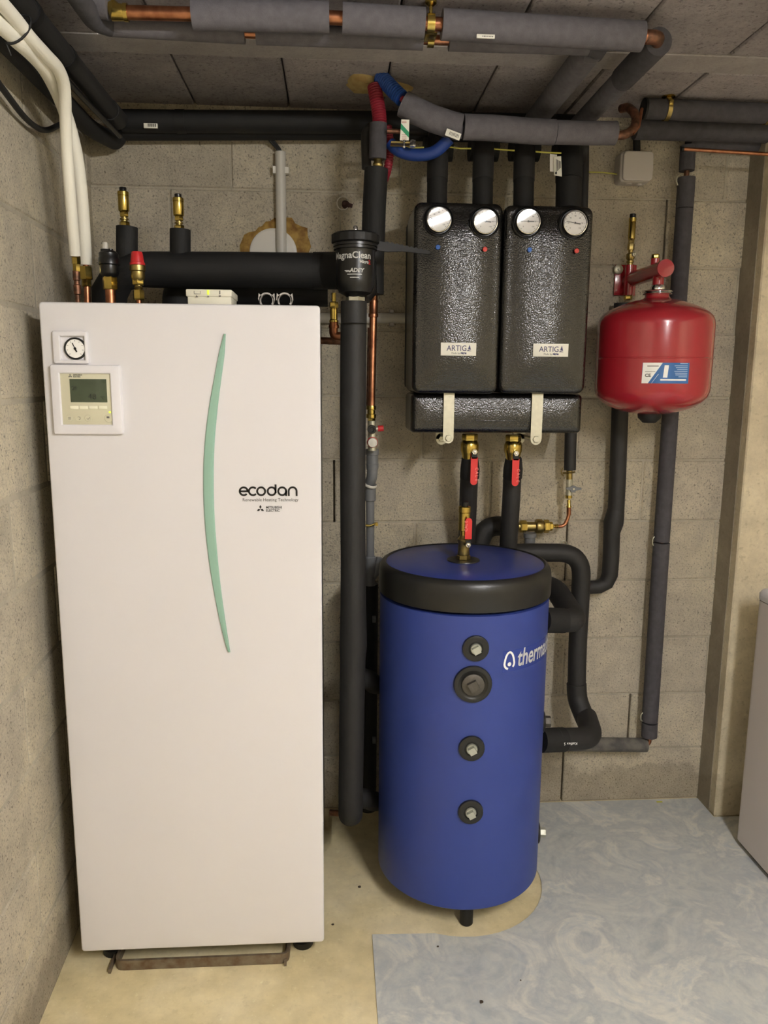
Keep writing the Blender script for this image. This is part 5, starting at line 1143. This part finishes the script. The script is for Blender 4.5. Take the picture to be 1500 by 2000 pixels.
s1 = [P(788, 203, 2.115), P(812, 217, 2.11), P(845, 232, 2.105), P(878, 243, 2.10), P(900, 249, 2.10)]
t.part('insulation_sleeve', G().tube(s1, S(24.5, s1[2]), 26), 'foamg')
t.part('hanging_end', G().tube([P(882, 236, 2.10), P(886, 252, 2.095), P(884, 270, 2.10)], [S(20, s1[2]), S(20, s1[2]), S(17, s1[2])], 22), 'foamg')
s2 = [P(905, 248, 2.10), P(960, 250, 2.10), P(1030, 256, 2.10), P(1083, 258.5, 2.10)]
t.part('insulation_sleeve', G().tube(s2, S(23.5, s2[2]), 26), 'foamg')
t.part('insulation_sleeve', G().tube([P(1084, 258.5, 2.10), P(1150, 260, 2.10), P(1202, 260, 2.10)], S(22, s2[2]), 26), 'foamg')
t.part('copper_bend', G().tube([P(1198, 265, 2.10), P(1222, 264, 2.10), P(1240, 250, 2.11), P(1243, 225, 2.13), P(1228, 209, 2.16), P(1214, 212, 2.19)], S(8.5, P(1225, 260, 2.1)), 18, .03), 'copperd')
t.part('solder_seam', G().tube([P(1236, 262, 2.10), P(1246, 248, 2.11), P(1254, 212, 2.13)], [.004, .006, .004], 10), 'copper')
t.part('end_ring', G().lathe(P(1256, 213, 2.235), (1, 0, 0), [(.028, 0), (.0285, .006)], 24), 'blackm')
p = P(874, 249, 2.06)
u = (P(902, 260, 2.06)-P(874, 249, 2.06)).normalized(); v = Vector((-u.z, 0, u.x)); wd = (P(902, 260, 2.06)-P(874, 249, 2.06)).length; hh = S(13, p); o = Vector((p.x, 2.10-S(25.6, s1[2]), p.z))
st = t.part('barcode_label', G().prism([o, o+u*wd, o+u*wd-v*hh, o-v*hh], (0, .002, 0)), 'paper', label='small white barcode sticker')
g = G()
for k in range(8): q = o+u*wd*(.25+.085*k)-v*hh*.25+Vector((0, -.0003, 0)); g.prism([q, q+u*.0012, q+u*.0012-v*hh*.5, q-v*hh*.5], (0, -.0003, 0))
t.part('barcode', g, 'ink', st)
solo('blue_hose', G().tube(cat_interp([tuple(P(*q)) for q in [(762, 280, 2.16), (782, 296, 2.15), (815, 303, 2.14), (850, 296, 2.125), (878, 270, 2.11)]], 5), S(11.5, P(820, 300, 2.15)), 20), 'blueh', 'smooth dark blue hose sagging below the grey swooping pipe', 'hose')
# green striped tag and brass clamp
Yt_ = 2.09
t = T('striped_tag', 'white tag with green diagonal stripe clipped beside the red duct', 'tag', P(791, 276, Yt_))
q4 = [P(784, 233, Yt_), P(799.5, 234, Yt_), P(798.5, 274, Yt_), P(781, 274, Yt_)]
sh = t.part('sheet', G().prism(q4, (0, .0015, 0)), 'paper')
t.part('green_stripe', G().prism([P(783.2, 241, Yt_-.0005), P(798.8, 258, Yt_-.0005), P(798.5, 269, Yt_-.0005), P(782.5, 252, Yt_-.0005)], (0, -.0004, 0)), 'tgreen', sh)
g = G()
for y in (236, 239, 263, 267, 271): g.prism([P(784.5, y, Yt_-.0005), P(794, y, Yt_-.0005), P(794, y+1.2, Yt_-.0005), P(784.5, y+1.2, Yt_-.0005)], (0, -.0003, 0))
t.part('print', g, M('faint_red_ink', (190, 140, 134), .5), sh)
t = T('earth_clamp', 'brass earth clamp with screw holding the yellow green wire', 'clamp', P(790, 282, 2.1))
t.part('bar', G().box(P(763, 283, 2.13), P(800, 279, 2.10), .001), 'brassd')
t.part('screw', G().lathe(P(789, 289, 2.095), (0, 0, 1), [(.003, 0), (.0045, .003), (.0025, .005), (.0025, .014), (.006, .015), (.006, .018)], 12), 'chrome')
t.part('nut', G().hexa(P(806, 287, 2.10), (0, 0, 1), .008, .016), 'chrome')
t.part('copper_rod', G().tube([P(756, 256, 2.11), P(783, 257, 2.11)], .006, 12), 'copperd')
# ================================================================== appliance on the right
AXl = 1.27
t = T('white_appliance', 'white household appliance cut off by the right picture edge', 'appliance', (1.57, 1.87, .0033))
ya, yb = 1.56, 2.165
body = G(); R_ = .03
def rrect(x0, x1, y0, y1, r, n=8):
    out = []
    for cx_, cy_, a0 in ((x1-r, y1-r, 0), (x0+r, y1-r, 90), (x0+r, y0+r, 180), (x1-r, y0+r, 270)):
        for k in range(n+1): a = math.radians(a0+90*k/n); out.append((cx_+r*math.cos(a), cy_+r*math.sin(a)))
    return out
def loft(levels):
    V = []; F = []; m = None
    for (ins, z, r) in levels:
        q = rrect(AXl+ins, AXl+.6-ins, ya+ins, yb-ins, max(r-ins, .006)); m = len(q); V += [(x, y, z) for x, y in q]
    for i in range(len(levels)-1):
        for k in range(m): F.append((i*m+k, i*m+(k+1) % m, (i+1)*m+(k+1) % m, (i+1)*m+k))
    F += [tuple(reversed(range(m))), tuple(range(len(V)-m, len(V)))]; return G().add(V, F)
t.part('body', loft([(.004, .015, .03), (0, .019, .03), (0, .80, .03)]), 'appl')
t.part('top', loft([(.001, .802, .03), (-.002, .806, .03), (-.002, .822, .03), (.006, .833, .03), (.02, .838, .03)]), 'whitepl')
t.part('plinth', loft([(.012, .0033, .02), (.012, .017, .02)]), 'blackm')
# ================================================================== crumbs on the floor
rnd = random.Random(5)
for i, (x, y, s, lb) in enumerate(((940, 1958, .006, 'largest dark crumb on the vinyl near the bottom of the picture'), (855, 1849, .004, 'small dark crumb on the vinyl just below the tank foot'), (650, 1806, .004, 'dark crumb on the screed right of the cabinet corner'), (702, 1733, .006, 'curled dark shaving on the screed left of the tank'), (1017, 1915, .003, 'tiny crumb on the vinyl right of the tank foot'))):
    p = PZ(x, y, .0032 if x > 727 else .0004)
    V = [p+Vector((s*rnd.uniform(.6, 1)*math.cos(a*PI/3), s*rnd.uniform(.4, .8)*math.sin(a*PI/3), 0)) for a in range(6)]
    V += [v+Vector((0, 0, s*.5)) for v in V]
    solo('crumb', G().add(V, [tuple(reversed(range(6))), tuple(range(6, 12))]+[(k, (k+1) % 6, 6+(k+1) % 6, 6+k) for k in range(6)]), 'debris', lb, 'debris', 'crumbs on the floor')
p = PZ(1288, 1566, .004)
solo('yellow_scrap', G().box(p+Vector((-.010, -.003, -.0006)), p+Vector((.010, .003, .0005))), 'ytag', 'tiny yellow scrap on the vinyl at the foot of the back wall', 'debris')
